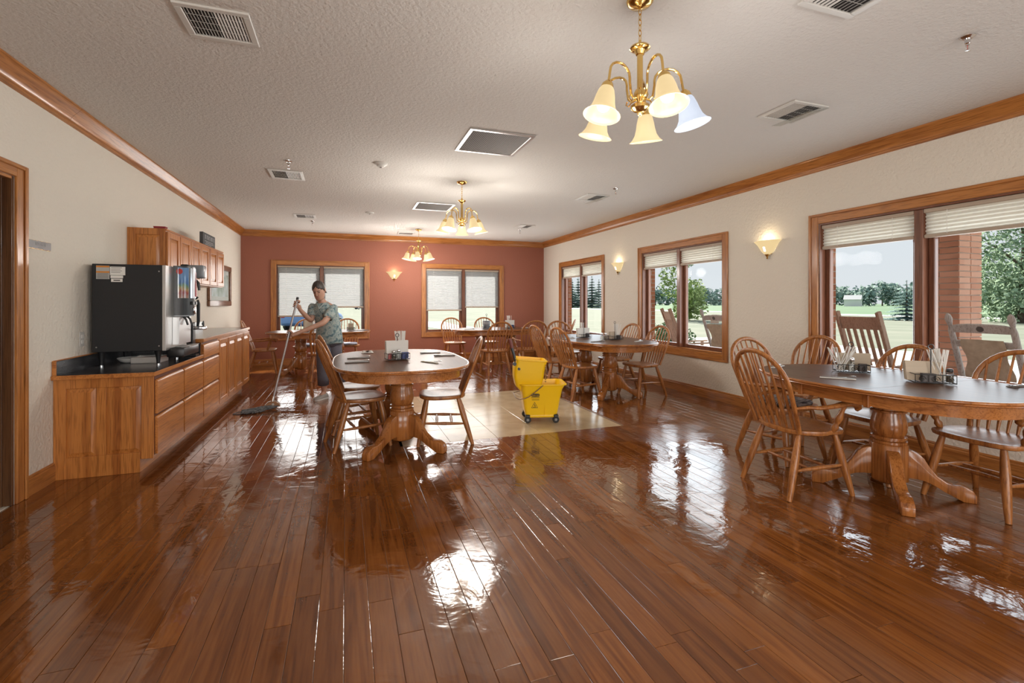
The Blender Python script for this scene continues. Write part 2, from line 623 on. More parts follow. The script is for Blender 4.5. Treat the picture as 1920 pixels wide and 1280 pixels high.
for k, (x, y, w, l) in enumerate(pl):
    if k < 300:
        o = bpy.data.objects.new('plank', plank_data(w, l))
        COL.objects.link(o)
        o.parent = floor
        o.location = (x, y, 0)
        s = round(l, 2)
        if abs(s - l) > 1e-4:
            o.scale = (1, l / s, 1)
    else:
        g, c = 0.0008, 0.0016
        hw, hl = w / 2 - g, l / 2 - g
        rest.loft([[(x + a * hw, y + b2 * hl, -c * 0.3) for a, b2 in ((-1, -1), (1, -1), (1, 1), (-1, 1))],
                   [(x + a * (hw - c), y + b2 * (hl - c), 0) for a, b2 in ((-1, -1), (1, -1), (1, 1), (-1, 1))]], cap0=False)
tag(rest.build('far_planks', 'plank', floor, smooth=0), kind='stuff')
ts = (TX1 - TX0) / 5
tm = MB()
hw = ts / 2 - 0.001
tm.loft([[(-hw, -hw, -0.012), (hw, -hw, -0.012), (hw, hw, -0.012), (-hw, hw, -0.012)],
         [(-hw, -hw, -0.0012), (hw, -hw, -0.0012), (hw, hw, -0.0012), (-hw, hw, -0.0012)],
         [(-hw + .002, -hw + .002, 0), (hw - .002, -hw + .002, 0), (hw - .002, hw - .002, 0), (-hw + .002, hw - .002, 0)]])
t0 = tm.build('floor_tile', 'tile', floor, smooth=0)
for i in range(5):
    for j in range(5):
        o = t0 if (i, j) == (0, 0) else t0.copy()
        if o is not t0:
            COL.objects.link(o)
        o.location = (TX0 + (i + .5) * ts, TY0 + (j + .5) * ts, 0)

# ---- ceiling
tag(MB().box(XL - 0.15, XR + 0.15, YB - 0.15, YF + 0.15, H, H + 0.12).build('ceiling', 'ceiling', smooth=0), kind='structure')

# ---- walls with openings
def wall_with_holes(name, m, mapper, s0, s1, holes, t0, t1, z0=0.0, z1=H):
    mb = MB()
    def bx(a, b2, c, d):
        if b2 - a > 1e-4 and d - c > 1e-4:
            p, q = mapper(a, t0, c), mapper(b2, t1, d)
            mb.box(min(p[0], q[0]), max(p[0], q[0]), min(p[1], q[1]), max(p[1], q[1]), c, d)
    cur = s0
    for a, b2, c, d in sorted(holes):
        bx(cur, a, z0, z1)
        bx(a, b2, z0, c)
        bx(a, b2, d, z1)
        cur = b2
    bx(cur, s1, z0, z1)
    return tag(mb.build(name, m, smooth=0), kind='structure')
far_map = lambda s, t, z: (s, YF + t, z)
right_map = lambda s, t, z: (XR + t, s, z)
left_map = lambda s, t, z: (XL - t, s, z)
CW = 0.10
FAR_W = [(-1.452, 0.500, 0.51, 2.19), (1.634, 3.602, 0.51, 2.19)]
RIGHT_W = [(8.04, 10.06, 0.52, 2.212), (4.918, 6.919, 0.52, 2.212), (1.745, 3.773, 0.52, 2.212), (-1.41, 0.60, 0.52, 2.212)]
inset = lambda w: (w[0] + CW, w[1] - CW, w[2] + CW, w[3] - CW)
wall_with_holes('wall_far', 'terracotta', far_map, XL - 0.15, XR + 0.15, [inset(w) for w in FAR_W], 0, 0.15)
wall_with_holes('wall_right', 'wall', right_map, YB - 0.15, YF, [inset(w) for w in RIGHT_W], 0, 0.15)
wall_with_holes('wall_left', 'wall', left_map, YB - 0.15, YF, [(3.02, 3.95, 0.0, 2.10)], 0, 0.15)
back_map = lambda s, t, z: (s, YB - t, z)
wall_with_holes('wall_back', 'wall', back_map, XL - 0.15, XR + 0.15, [inset(w) for w in FAR_W], 0, 0.15)  # openings invented for the added frontal fill light

# outer brick skin of the window wall and of the terracotta wall
def brick_skin_mat():
    m, t, b = new_mat('outer_brick_skin')
    tc = N(t, 'ShaderNodeTexCoord')
    sp = N(t, 'ShaderNodeSeparateXYZ')
    cb = N(t, 'ShaderNodeCombineXYZ')
    ad = N(t, 'ShaderNodeMath', operation='ADD')
    t.links.new(tc.outputs['Object'], sp.inputs[0])
    t.links.new(sp.outputs['X'], ad.inputs[0])
    t.links.new(sp.outputs['Y'], ad.inputs[1])
    t.links.new(ad.outputs[0], cb.inputs['X'])
    t.links.new(sp.outputs['Z'], cb.inputs['Y'])
    br = N(t, 'ShaderNodeTexBrick')
    br.inputs['Scale'].default_value = 1.0
    br.inputs['Brick Width'].default_value = 0.203
    br.inputs['Row Height'].default_value = 0.0677
    br.inputs['Mortar Size'].default_value = 0.005
    br.inputs['Color1'].default_value = (0.36, 0.13, 0.07, 1)
    br.inputs['Color2'].default_value = (0.5, 0.22, 0.13, 1)
    br.inputs['Mortar'].default_value = (0.46, 0.42, 0.38, 1)
    t.links.new(cb.outputs[0], br.inputs['Vector'])
    t.links.new(br.outputs['Color'], b.inputs['Base Color'])
    b.inputs['Roughness'].default_value = 0.9
    return m
M['brick_skin'] = brick_skin_mat()
grow = lambda w: (w[0] + CW - 0.01, w[1] - CW + 0.01, w[2] + CW - 0.03, w[3] - CW + 0.01)
wall_with_holes('wall_outer_right', 'brick_skin', right_map, YB - 0.15, YF + 0.26, [grow(w) for w in RIGHT_W], 0.151, 0.26, -0.15, 3.0)
wall_with_holes('wall_outer_far', 'brick_skin', far_map, XL - 0.15, XR + 0.15, [grow(w) for w in FAR_W], 0.151, 0.26, -0.15, 3.0)

# the kitchen beyond the door opening
hall = struct('wall_kitchen')
MB().box(XL - 1.65, XL - 1.55, 2.2, 5.0, 0, 2.5).box(XL - 1.65, XL - 0.15, 2.1, 2.2, 0, 2.5).box(XL - 1.65, XL - 0.15, 5.0, 5.1, 0, 2.5).box(XL - 1.65, XL - 0.15, 2.1, 5.1, 2.5, 2.6).build('kitchen_wall', 'wall', hall, smooth=0)
MB().box(XL - 1.55, XL - 0.02, 2.2, 5.0, -0.05, 0.0).build('kitchen_floor', mat('kitchen_vinyl', (0.62, 0.58, 0.50), 0.3), hall, smooth=0)

# ---- windows
def window(name, mp, w, ax):
    s0, s1, z0, z1 = w
    root = struct(name)
    def bx(a, b2, t0, t1, c, d):
        p, q = mp(a, t0, c), mp(b2, t1, d)
        return MB().box(min(p[0], q[0]), max(p[0], q[0]), min(p[1], q[1]), max(p[1], q[1]), c, d)
    def prof_v(a, inner):
        """vertical casing board with a raised outer band"""
        sgn = 1 if inner > a else -1
        m = bx(min(a, inner), max(a, inner), -0.016, 0, z0, z1)
        e = a + sgn * 0.028
        m2 = bx(min(a, e), max(a, e), -0.026, -0.016, z0, z1)
        m.add(m2.v, m2.f)
        return m
    prof_v(s0, s0 + CW).build('casing', 'oak_z', root, 0.004)
    prof_v(s1, s1 - CW).build('casing', 'oak_z', root, 0.004)
    for zz, sg in ((z1, -1), (z0, 1)):
        a, b2 = sorted((zz, zz + sg * CW))
        m = bx(s0 + CW, s1 - CW, -0.016, 0, a, b2)
        a, b2 = sorted((zz, zz + sg * 0.028))
        m2 = bx(s0 + 0.028, s1 - 0.028, -0.026, -0.016, a, b2)
        m.add(m2.v, m2.f)
        m.build('casing', 'oak_' + ax, root, 0.004)
    i0, i1, k0, k1 = inset(w)
    T = 0.16
    bx(i0, i0 + 0.018, 0, T, k0, k1).build('jamb', 'sash_z', root, 0.002)
    bx(i1 - 0.018, i1, 0, T, k0, k1).build('jamb', 'sash_z', root, 0.002)
    bx(i0 + .018, i1 - .018, 0, T, k1 - 0.018, k1).build('jamb', 'sash_' + ax, root, 0.002)
    bx(i0 + .018, i1 - .018, -0.005, T + 0.02, k0, k0 + 0.02).build('stool', 'oak_' + ax, root, 0.003)
    mid = (i0 + i1) / 2
    m = bx(mid - 0.035, mid + 0.035, 0.01, T, k0 + .02, k1 - .018)
    m.build('mullion', 'sash_z', root, 0.004)
    for a, b2 in ((i0 + 0.018, mid - 0.035), (mid + 0.035, i1 - 0.018)):
        f = 0.05
        s = MB()
        for q in (bx(a, a + f, 0.075, 0.125, k0 + .02, k1 - .018), bx(b2 - f, b2, 0.075, 0.125, k0 + .02, k1 - .018),
                  bx(a + f, b2 - f, 0.075, 0.125, k0 + .02, k0 + .02 + f), bx(a + f, b2 - f, 0.075, 0.125, k1 - .018 - f, k1 - .018)):
            s.add(q.v, q.f)
        sa = s.build('sash', 'sash_z', root, 0.006)
        bx(a + f - .005, b2 - f + .005, 0.098, 0.102, k0 + .02 + f - .005, k1 - .018 - f + .005).build('pane', 'glass', sa, smooth=0)
    return root

def pleated(mp, a, b2, ztop, zbot, m, label, group, pitch, depth=0.016, rail='shade_rail'):
    p0 = mp((a + b2) / 2, 0.035, zbot)
    root = thing('pleated_shade', label, 'window shade', (p0[0], p0[1], zbot), 0, group)
    inv = Vector(p0)
    def bx(s0, s1, t0, t1, c, d):
        p, q = Vector(mp(s0, t0, c)) - inv, Vector(mp(s1, t1, d)) - inv
        return MB().box(min(p[0], q[0]), max(p[0], q[0]), min(p[1], q[1]), max(p[1], q[1]), c - zbot, d - zbot)
    bx(a, b2, 0.012, 0.058, ztop - 0.035, ztop).build('headrail', rail, root, 0.003)
    bx(a, b2, 0.016, 0.054, zbot, zbot + 0.028).build('bottom_rail', rail, root, 0.004)
    n = max(4, int((ztop - 0.035 - zbot - 0.028) / pitch))
    vs_, fs_ = [], []
    for i in range(2 * n + 1):
        z = lerp(ztop - 0.035, zbot + 0.028, i / (2 * n))
        t = 0.035 + (depth if i % 2 else -depth)
        vs_ += [Vector(mp(a + .004, t, z)) - inv, Vector(mp(b2 - .004, t, z)) - inv]
        if i:
            fs_.append((2 * i - 2, 2 * i - 1, 2 * i + 1, 2 * i))
    MB().add(vs_, fs_).build('pleated_fabric', m, root, smooth=0)
    for q in (0.2, 0.8):
        bx(lerp(a, b2, q) - .0012, lerp(a, b2, q) + .0012, 0.008, 0.0105, zbot + 0.02, ztop - 0.03).build('lift_cord', 'white', root, smooth=0)
    return root

far_labels = ['white pleated shade lowered almost to the sill beside the mop handle',
              'white pleated shade behind the mopping woman, stopping higher than its pair',
              'white pleated shade in the terracotta wall window beside the lit sconce, lower of its pair',
              'white pleated shade on the terracotta wall next to the cream corner, higher of its pair']
zb = [1.00, 1.19, 1.11, 1.18]
for i, w in enumerate(FAR_W):
    window('window_%d' % (i + 1), far_map, w, 'x')
    i0, i1, k0, k1 = inset(w)
    mid = (i0 + i1) / 2
    for j, (a, b2) in enumerate(((i0 + .022, mid - .038), (mid + .038, i1 - .022))):
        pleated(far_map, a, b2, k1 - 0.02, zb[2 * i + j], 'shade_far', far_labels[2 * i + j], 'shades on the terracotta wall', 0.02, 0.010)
right_labels = [('cream pleated shade raised high over the pane beside the shaker table sconce', 'cream pleated shade raised high over the pane right beside the terracotta corner'),
                ('cream pleated shade raised high over the pane with the sackcloth rocker beyond the shaker table', 'cream pleated shade raised high over the pane with the shrub and young tree'),
                ('cream pleated shade raised high over the pane with the brick pillar', 'cream pleated shade raised high over the pane with the blue-green spruce'), None]
for i, w in enumerate(RIGHT_W):
    window('window_%d' % (i + 3), right_map, w, 'y')
    if right_labels[i] is None:
        continue
    i0, i1, k0, k1 = inset(w)
    mid = (i0 + i1) / 2
    for j, (a, b2) in enumerate(((i0 + .022, mid - .038), (mid + .038, i1 - .022))):
        pleated(right_map, a, b2, k1 - 0.02, 1.845, 'shade_side', right_labels[i][j], 'raised shades of the cream wall', 0.030, 0.008)
for i, w in enumerate(FAR_W):
    window('window_%d' % (i + 7), back_map, w, 'x')  # made-up windows on the unseen back wall, housing the added fill light

# ---- door opening in the left wall
dr = struct('door_1')
MB().box(XL, XL + 0.018, 3.95, 4.05, 0, 2.183).box(XL + .018, XL + .028, 4.02, 4.05, 0, 2.183).build('casing', 'oak_z', dr, 0.004)
MB().box(XL, XL + 0.018, 2.92, 3.02, 0, 2.183).box(XL + .018, XL + .028, 2.92, 2.95, 0, 2.183).build('casing', 'oak_z', dr, 0.004)
MB().box(XL, XL + 0.018, 3.02, 3.95, 2.10, 2.183).box(XL + .018, XL + .028, 2.95, 4.02, 2.155, 2.183).build('casing', 'oak_y', dr, 0.004)
MB().box(XL - 0.15, XL, 3.93, 3.95, 0, 2.10).box(XL - 0.08, XL - 0.045, 3.918, 3.93, 0, 2.09).build('jamb', 'door', dr, 0.002)  # dark walnut colour paints in the shadow on this jamb
MB().box(XL - 0.15, XL, 3.02, 3.04, 0, 2.10).build('jamb', 'oak_z', dr, 0.002)
MB().box(XL - 0.15, XL, 3.04, 3.93, 2.08, 2.10).build('jamb', 'oak_y', dr, 0.002)
lf = MB().box(XL - 1.04, XL - 0.155, 3.875, 3.918, 0.012, 2.075).build('door_leaf', 'door', dr, 0.003)
MB().lathe([(0.0, 0), (0.028, 0), (0.03, 0.02), (0.015, 0.03), (0.015, 0.05), (0.03, 0.06), (0.022, 0.085), (0, 0.09)], 14, (XL - 0.97, 3.875, 0.98), Matrix.Rotation(PI / 2, 4, 'X')).build('door_knob', 'brass', lf)

# ---- crown moulding and baseboards
CR = [(0, 0), (0.1, 0), (0.1, -0.012), (0.088, -0.02), (0.078, -0.034), (0.05, -0.062), (0.034, -0.084), (0.030, -0.098), (0.018, -0.104), (0.016, -0.118), (0.0, -0.125)]
def crown(name, segs, fn, mtl):
    root = struct(name)
    for a, b2 in segs:
        m = MB()
        m.loft([[fn(a, o, z) for o, z in CR], [fn(b2, o, z) for o, z in CR]])
        m.build('moulding_length', mtl, root, smooth=25)
crown('trim_1', [(YB, 2.6), (2.603, 4.55), (4.553, 7.9), (7.903, YF)], lambda s, o, z: (XL + o, s, H + z), 'oak_y')
crown('trim_2', [(XL, 1.55), (1.553, XR)], lambda s, o, z: (s, YF - o, H + z), 'oak_x')
crown('trim_3', [(YB, 1.2), (1.203, 4.9), (4.903, YF)], lambda s, o, z: (XR - o, s, H + z), 'oak_y')
crown('trim_4', [(XL, XR)], lambda s, o, z: (s, YB + o, H + z), 'oak_x')
BP = [(0, 0), (0.016, 0), (0.016, 0.105), (0.010, 0.112), (0.012, 0.122), (0.006, 0.133), (0, 0.133)]
def base(name, runs, fn, mtl):
    root = struct(name)
    for a, b2 in runs:
        m = MB()
        m.loft([[fn(a, o, z) for o, z in BP], [fn(b2, o, z) for o, z in BP]])
        m.build('baseboard_length', mtl, root, smooth=25)
base('baseboard_left', [(YB, 2.92), (4.05, 4.383), (8.20, YF)], lambda s, o, z: (XL + o, s, z), 'oak_y')
base('baseboard_far', [(XL, XR)], lambda s, o, z: (s, YF - o, z), 'oak_x')
base('baseboard_right', [(YB, 3.6), (3.602, YF)], lambda s, o, z: (XR - o, s, z), 'oak_y')
base('baseboard_back', [(XL, XR)], lambda s, o, z: (s, YB + o, z), 'oak_x')

# ================================================================== CEILING FITTINGS
def chandelier(cx, cy, base_deg, label, watts, cool=None):
    root = thing('chandelier', label, 'chandelier', (cx, cy, H), 0, 'brass chandeliers')
    Z = lambda z: z - H
    MB().lathe([(0.0, Z(2.78)), (0.066, Z(2.78)), (0.064, Z(2.772)), (0.05, Z(2.757)), (0.02, Z(2.748)), (0.008, Z(2.742)), (0, Z(2.742))], 24).build('canopy', 'brass', root)
    # chain
    z = 2.742
    k = 0
    while z > 2.58:
        pts = []
        for i in range(13):
            a = 2 * PI * i / 12
            q = (0.0075 * cos(a), 0.0165 * sin(a))
            pts.append((q[0], 0, Z(z - 0.016) + q[1]) if k % 2 == 0 else (0, q[0], Z(z - 0.016) + q[1]))
        MB().tube(pts, 0.0022, 6, cap=False).build('chain_link', 'brass', root)
        z -= 0.026
        k += 1
    MB().lathe([(0.0, Z(2.59)), (0.007, Z(2.585)), (0.007, Z(2.57)), (0.02, Z(2.563)), (0.047, Z(2.553)), (0.05, Z(2.545)), (0.042, Z(2.538)), (0.028, Z(2.533)), (0.02, Z(2.515)), (0, Z(2.515))], 24).build('top_cap', 'brass', root)
    MB().lathe([(0.0145, Z(2.52)), (0.0145, Z(2.34))], 12).build('stem', 'brass', root)
    MB().lathe([(0.012, Z(2.35)), (0.022, Z(2.342)), (0.03, Z(2.325)), (0.028, Z(2.30)), (0.016, Z(2.285)), (0.014, Z(2.278)), (0.034, Z(2.270)), (0.046, Z(2.262)), (0.044, Z(2.248)), (0.03, Z(2.236)), (0.014, Z(2.23)), (0.009, Z(2.215)), (0.0, Z(2.208))], 20).build('hub', 'brass', root)
    for i in range(5):
        a = R(base_deg + 72 * i)
        ca, sa = cos(a), sin(a)
        P = lambda r_, z_: (ca * r_, sa * r_, Z(z_))
        path = [P(0.02, 2.30), P(0.045, 2.292), P(0.062, 2.31), P(0.07, 2.36)]
        for q in range(9):
            g = PI - PI * q / 8
            path.append(P(0.135 + 0.065 * cos(g), 2.385 + 0.055 * sin(g)))
        path += [P(0.206, 2.35), P(0.212, 2.325)]
        arm = MB().tube(path, 0.0062, 8).build('arm', 'brass', root)
        MB().tube([P(0.045, 2.292), P(0.06, 2.275), P(0.075, 2.285), P(0.07, 2.30)], 0.0035, 6).build('scroll', 'brass', arm)
        # the shade leans outwards a little
        rot = Matrix.Translation(P(0.212, 2.33)) @ Matrix.Rotation(R(14), 4, Vector((sa, -ca, 0)))
        cup = MB().lathe([(0.0, 0.004), (0.012, 0.004), (0.026, -0.012), (0.031, -0.03), (0.031, -0.036), (0.0, -0.036)], 16, mat4=rot).build('shade_cup', 'brass', arm)
        is_cool = (cool == i)
        prof = [(0.029, -0.03), (0.037, -0.045), (0.045, -0.075), (0.050, -0.105), (0.058, -0.135), (0.072, -0.158), (0.088, -0.172)]
        full = prof + [(r_ - 0.003, z_ - 0.0005) for r_, z_ in reversed(prof)]
        MB().lathe(full, 24, mat4=rot, cap0=False, cap1=False).build('bell_shade', 'shade_cool' if is_cool else 'shade_warm', root, smooth=80)
        b_ = rot @ Vector((0, 0, -0.122))
        bp_ = [(0.0, 0.034)] + [(0.031 * sin(PI * q / 8), 0.031 * cos(PI * q / 8)) for q in range(1, 8)] + [(0.0, -0.031)]
        MB().lathe(bp_, 16, b_, rot.to_3x3().to_4x4(), False, False).build('bulb', 'bulb_cool' if is_cool else 'bulb_warm', root, smooth=80)
        ld = bpy.data.lights.new('bulb_light', 'POINT')
        ld.energy = watts
        ld.color = (0.86, 0.93, 1.0) if is_cool else (1.0, 0.955, 0.89)
        ld.shadow_soft_size = 0.11
        lo = bpy.data.objects.new('bulb_light', ld)
        COL.objects.link(lo)
        lo.parent = root
        lo.location = rot @ Vector((0, 0, -0.30))
    return root
chandelier(1.374, 2.031, -95, 'brass five-arm chandelier with one bluish shade among its warm bell shades', LAMP[0], cool=1)
chandelier(1.355, 5.783, 76.8, 'brass five-arm chandelier hanging past a square ceiling grille, all five shades warm', LAMP[1])
chandelier(1.402, 9.800, 40, 'brass five-arm chandelier close to the terracotta wall, above the far window sconce', LAMP[2])

def sconce(loc, rz, label):
    root = thing('wall_sconce', label, 'wall lamp', loc, rz, 'alabaster bowl sconces')
    # local: +x out of the wall, y along it
    prof = [(0.018, -0.075), (0.05, -0.062), (0.085, -0.03), (0.112, 0.01), (0.135, 0.045), (0.178, 0.085)]
    rings = []
    for k_ in range(2):
        for r_, z_ in (prof if k_ == 0 else reversed(prof)):
            q = r_ - 0.004 * k_
            rings.append([(0.62 * q * cos(a) + 0.004, q * sin(a), z_ + 0.002 * k_) for a in [R(-90 + 180 * j / 16) for j in range(17)]])
    MB().loft(rings, False, False, closed=False).build('glass_bowl', 'shade_warm', root, smooth=80)
    MB().lathe([(0.0, -0.125), (0.006, -0.122), (0.011, -0.11), (0.005, -0.102), (0.016, -0.09), (0.024, -0.075), (0.026, -0.068), (0.0, -0.066)], 14, (0.02, 0, 0)).build('finial', 'brass', root)
    MB().box(0, 0.012, -0.05, 0.05, -0.07, 0.04).build('backplate', 'brass', root, 0.003)
    MB().lathe([(0.0, 0.03), (0.02, 0.022), (0.026, 0.0), (0.018, -0.02), (0.012, -0.045), (0.0, -0.045)], 14, (0.052, 0, 0.01)).build('bulb', 'bulb_warm', root, smooth=80)
    ld = bpy.data.lights.new('sconce_light', 'POINT')
    ld.energy = SCONCE
    ld.color = (1.0, 0.8, 0.52)
    ld.shadow_soft_size = 0.04
    lo = bpy.data.objects.new('sconce_light', ld)
    COL.objects.link(lo)
    lo.parent = root
    lo.location = (0.06, 0, 0.095)
sconce((1.03, YF, 1.90), -PI / 2, 'lit bowl sconce on the terracotta wall between the two windows')
sconce((XR, 4.30, 1.925), PI, 'lit bowl sconce on the cream wall between the two windows with rocking chairs outside')
sconce((XR, 7.54, 1.925), PI, 'lit bowl sconce on the cream wall above the middle oval table')

def supply_vent(x, y, w, l, label, deflector=False, slats=12):
    root = thing('ceiling_vent', label, 'air vent', (x, y, H), 0, 'louvred ceiling supply vents')
    f = 0.035
    m = MB()
    for q in ((-w / 2, w / 2, -l / 2, -l / 2 + f), (-w / 2, w / 2, l / 2 - f, l / 2), (-w / 2, -w / 2 + f, -l / 2 + f, l / 2 - f), (w / 2 - f, w / 2, -l / 2 + f, l / 2 - f)):
        m.box(q[0], q[1], q[2], q[3], -0.012, 0)
    m.build('frame', 'white_metal', root, 0.003)
    MB().box(-w / 2 + f, w / 2 - f, -l / 2 + f, l / 2 - f, -0.0015, 0).build('backing', 'vent_dark', root, smooth=0)
    sm = None
    for i in range(slats):
        xx = lerp(-w / 2 + f, w / 2 - f, (i + .5) / slats)
        tilt = -0.8 if i < slats * 0.45 else 0.5
        if sm is None or i == int(slats * 0.45) + 1:
            sm = MB().obox((0, 0, 0), (0.0045 * cos(tilt), 0, 0.0045 * sin(tilt)), (0, l / 2 - f, 0), (-0.0005 * sin(tilt), 0, 0.0005 * cos(tilt))).build('slat', 'white_metal', root, smooth=0)
            o = sm
        else:
            o = sm.copy()
            COL.objects.link(o)
        o.location = (xx, 0, -0.0065)
    for i in range(3):
        yy = lerp(-l / 2 + f, l / 2 - f, (i + 1) / 4)
        MB().box(-w / 2 + f, w / 2 - f, yy - .001, yy + .001, -0.004, -0.002).build('crossbar', 'white_metal', root, smooth=0)
    if deflector:
        prof = [(w / 2 + 0.01, -0.013), (w / 2 - 0.02, -0.016), (w / 2 - 0.11, -0.05), (w / 2 - 0.2, -0.06)]
        rings = [[(a, -l / 2 + .01, b2), (a, l / 2 - .01, b2), (a, l / 2 - .01, b2 - .002), (a, -l / 2 + .01, b2 - .002)] for a, b2 in prof]
        MB().loft(rings).build('deflector', 'acrylic', root, smooth=0)
supply_vent(-0.64, 2.94, 0.345, 0.335, 'louvred ceiling vent nearest the kitchen door, half its slats turned the other way', slats=18)
supply_vent(-0.64, 6.11, 0.36, 0.40, 'louvred ceiling vent beside a sprinkler above the drawer cabinets', slats=18)
supply_vent(-0.65, 8.91, 0.34, 0.37, 'small louvred ceiling vent over the far counter end, beside a sprinkler')
supply_vent(3.28, 2.81, 0.345, 0.345, 'ceiling vent with a clear plastic deflector above the single-pedestal table', True)
supply_vent(3.28, 6.02, 0.345, 0.40, 'ceiling vent with a clear plastic deflector above the middle oval table', True)
supply_vent(3.28, 8.71, 0.31, 0.38, 'pale ceiling vent near the terracotta corner beside a sprinkler')
supply_vent(1.22, 10.42, 0.35, 0.34, 'small ceiling vent next to the crown moulding of the terracotta wall')
supply_vent(2.30, 1.62, 0.36, 0.34, 'louvred ceiling vent between the blue-shaded chandelier and a sprinkler')

def return_grille(x, y, w, l, label):
    root = thing('return_grille', label, 'air grille', (x, y, H), 0, 'square return air grilles')
    f = 0.035
    m = MB()
    for q in ((-w / 2, w / 2, -l / 2, -l / 2 + f), (-w / 2, w / 2, l / 2 - f, l / 2), (-w / 2, -w / 2 + f, -l / 2 + f, l / 2 - f), (w / 2 - f, w / 2, -l / 2 + f, l / 2 - f)):
        m.box(q[0], q[1], q[2], q[3], -0.012, 0)
    m.build('frame', 'alu', root, 0.004)
    MB().box(-w / 2 + f, w / 2 - f, -l / 2 + f, l / 2 - f, -0.0012, 0).build('backing', 'vent_dark', root, smooth=0)
    fin = MB()
    n = 34
    for i in range(n):
        xx = lerp(-w / 2 + f, w / 2 - f, (i + .5) / n)
        fin.obox((xx, 0, -0.0065), (0.0035, 0, -0.002), (0, l / 2 - f, 0), (0.0006, 0, 0.0012))
    tag(fin.build('fin_bank', 'vent_grey', root, smooth=0), kind='stuff')
    for a, b2 in ((0, l / 2 - f / 2), (0, -l / 2 + f / 2), (w / 2 - f / 2, 0), (-w / 2 + f / 2, 0)):
        MB().lathe([(0.0, -0.014), (0.006, -0.0135), (0.007, -0.011)], 8, (a, b2, 0)).build('screw', 'steel', root)
return_grille(1.302, 4.275, 0.60, 0.625, 'large square return grille with a bright frame, between two chandeliers')
return_grille(1.285, 7.385, 0.58, 0.57, 'square return grille behind the middle chandelier stem')

def sprinkler(x, y, label):
    root = thing('fire_sprinkler', label, 'sprinkler', (x, y, H), 0, 'pendent fire sprinklers')
    MB().lathe([(0.0, 0), (0.036, 0), (0.035, -0.005), (0.02, -0.016), (0.0, -0.016)], 18).build('escutcheon', 'chrome', root)
    MB().lathe([(0.013, -0.012), (0.013, -0.04), (0.009, -0.045), (0.009, -0.052), (0.0, -0.052)], 12).build('body', 'chrome', root)
    for s in (-1, 1):
        MB().tube([(s * 0.008, 0, -0.05), (s * 0.012, 0, -0.062), (s * 0.008, 0, -0.074), (0, 0, -0.08)], 0.0018, 6).build('frame_arm', 'chrome', root)
    MB().lathe([(0.0015, -0.05), (0.0015, -0.08)], 6).build('bulb', mat('sprinkler_glass', (0.5, 0.03, 0.02), 0.1), root)
    MB().lathe([(0.0, -0.080), (0.014, -0.081), (0.014, -0.083), (0.0, -0.084)], 12).build('deflector', 'chrome', root)
sprinkler(3.284, 1.699, 'chrome fire sprinkler above the single-pedestal table')
sprinkler(3.32, 5.453, 'chrome fire sprinkler beside the clear-deflector vent over the middle table')
sprinkler(3.34, 9.127, 'chrome fire sprinkler beside the pale vent near the terracotta corner')
sprinkler(-0.562, 5.52, 'chrome fire sprinkler beside the louvred vent above the drawer cabinets')
sprinkler(-0.564, 9.40, 'small chrome fire sprinkler over the far end of the counter')
for x, y, lab in ((0.357, 5.294, 'domed white smoke detector on the ceiling between grille and drawer-side vent'), (0.377, 8.219, 'flat white round detector on the ceiling toward the terracotta wall')):
    root = thing('smoke_detector', lab, 'smoke detector', (x, y, H), 0, 'ceiling smoke detectors')
    MB().lathe([(0, 0), (0.07, 0), (0.068, -0.014), (0.055, -0.022), (0, -0.022)], 24).build('base', 'white_metal', root)
    MB().lathe([(0.045, -0.02), (0.04, -0.035), (0.024, -0.042), (0, -0.042)] if y < 6 else [(0.045, -0.02), (0.042, -0.026), (0, -0.028)], 20).build('dome', 'white_metal', root)
    MB().lathe([(0.012, -0.04 if y < 6 else -.026), (0.012, -0.05 if y < 6 else -.032), (0, -0.05 if y < 6 else -.032)], 12).build('sensor', 'vent_grey', root)
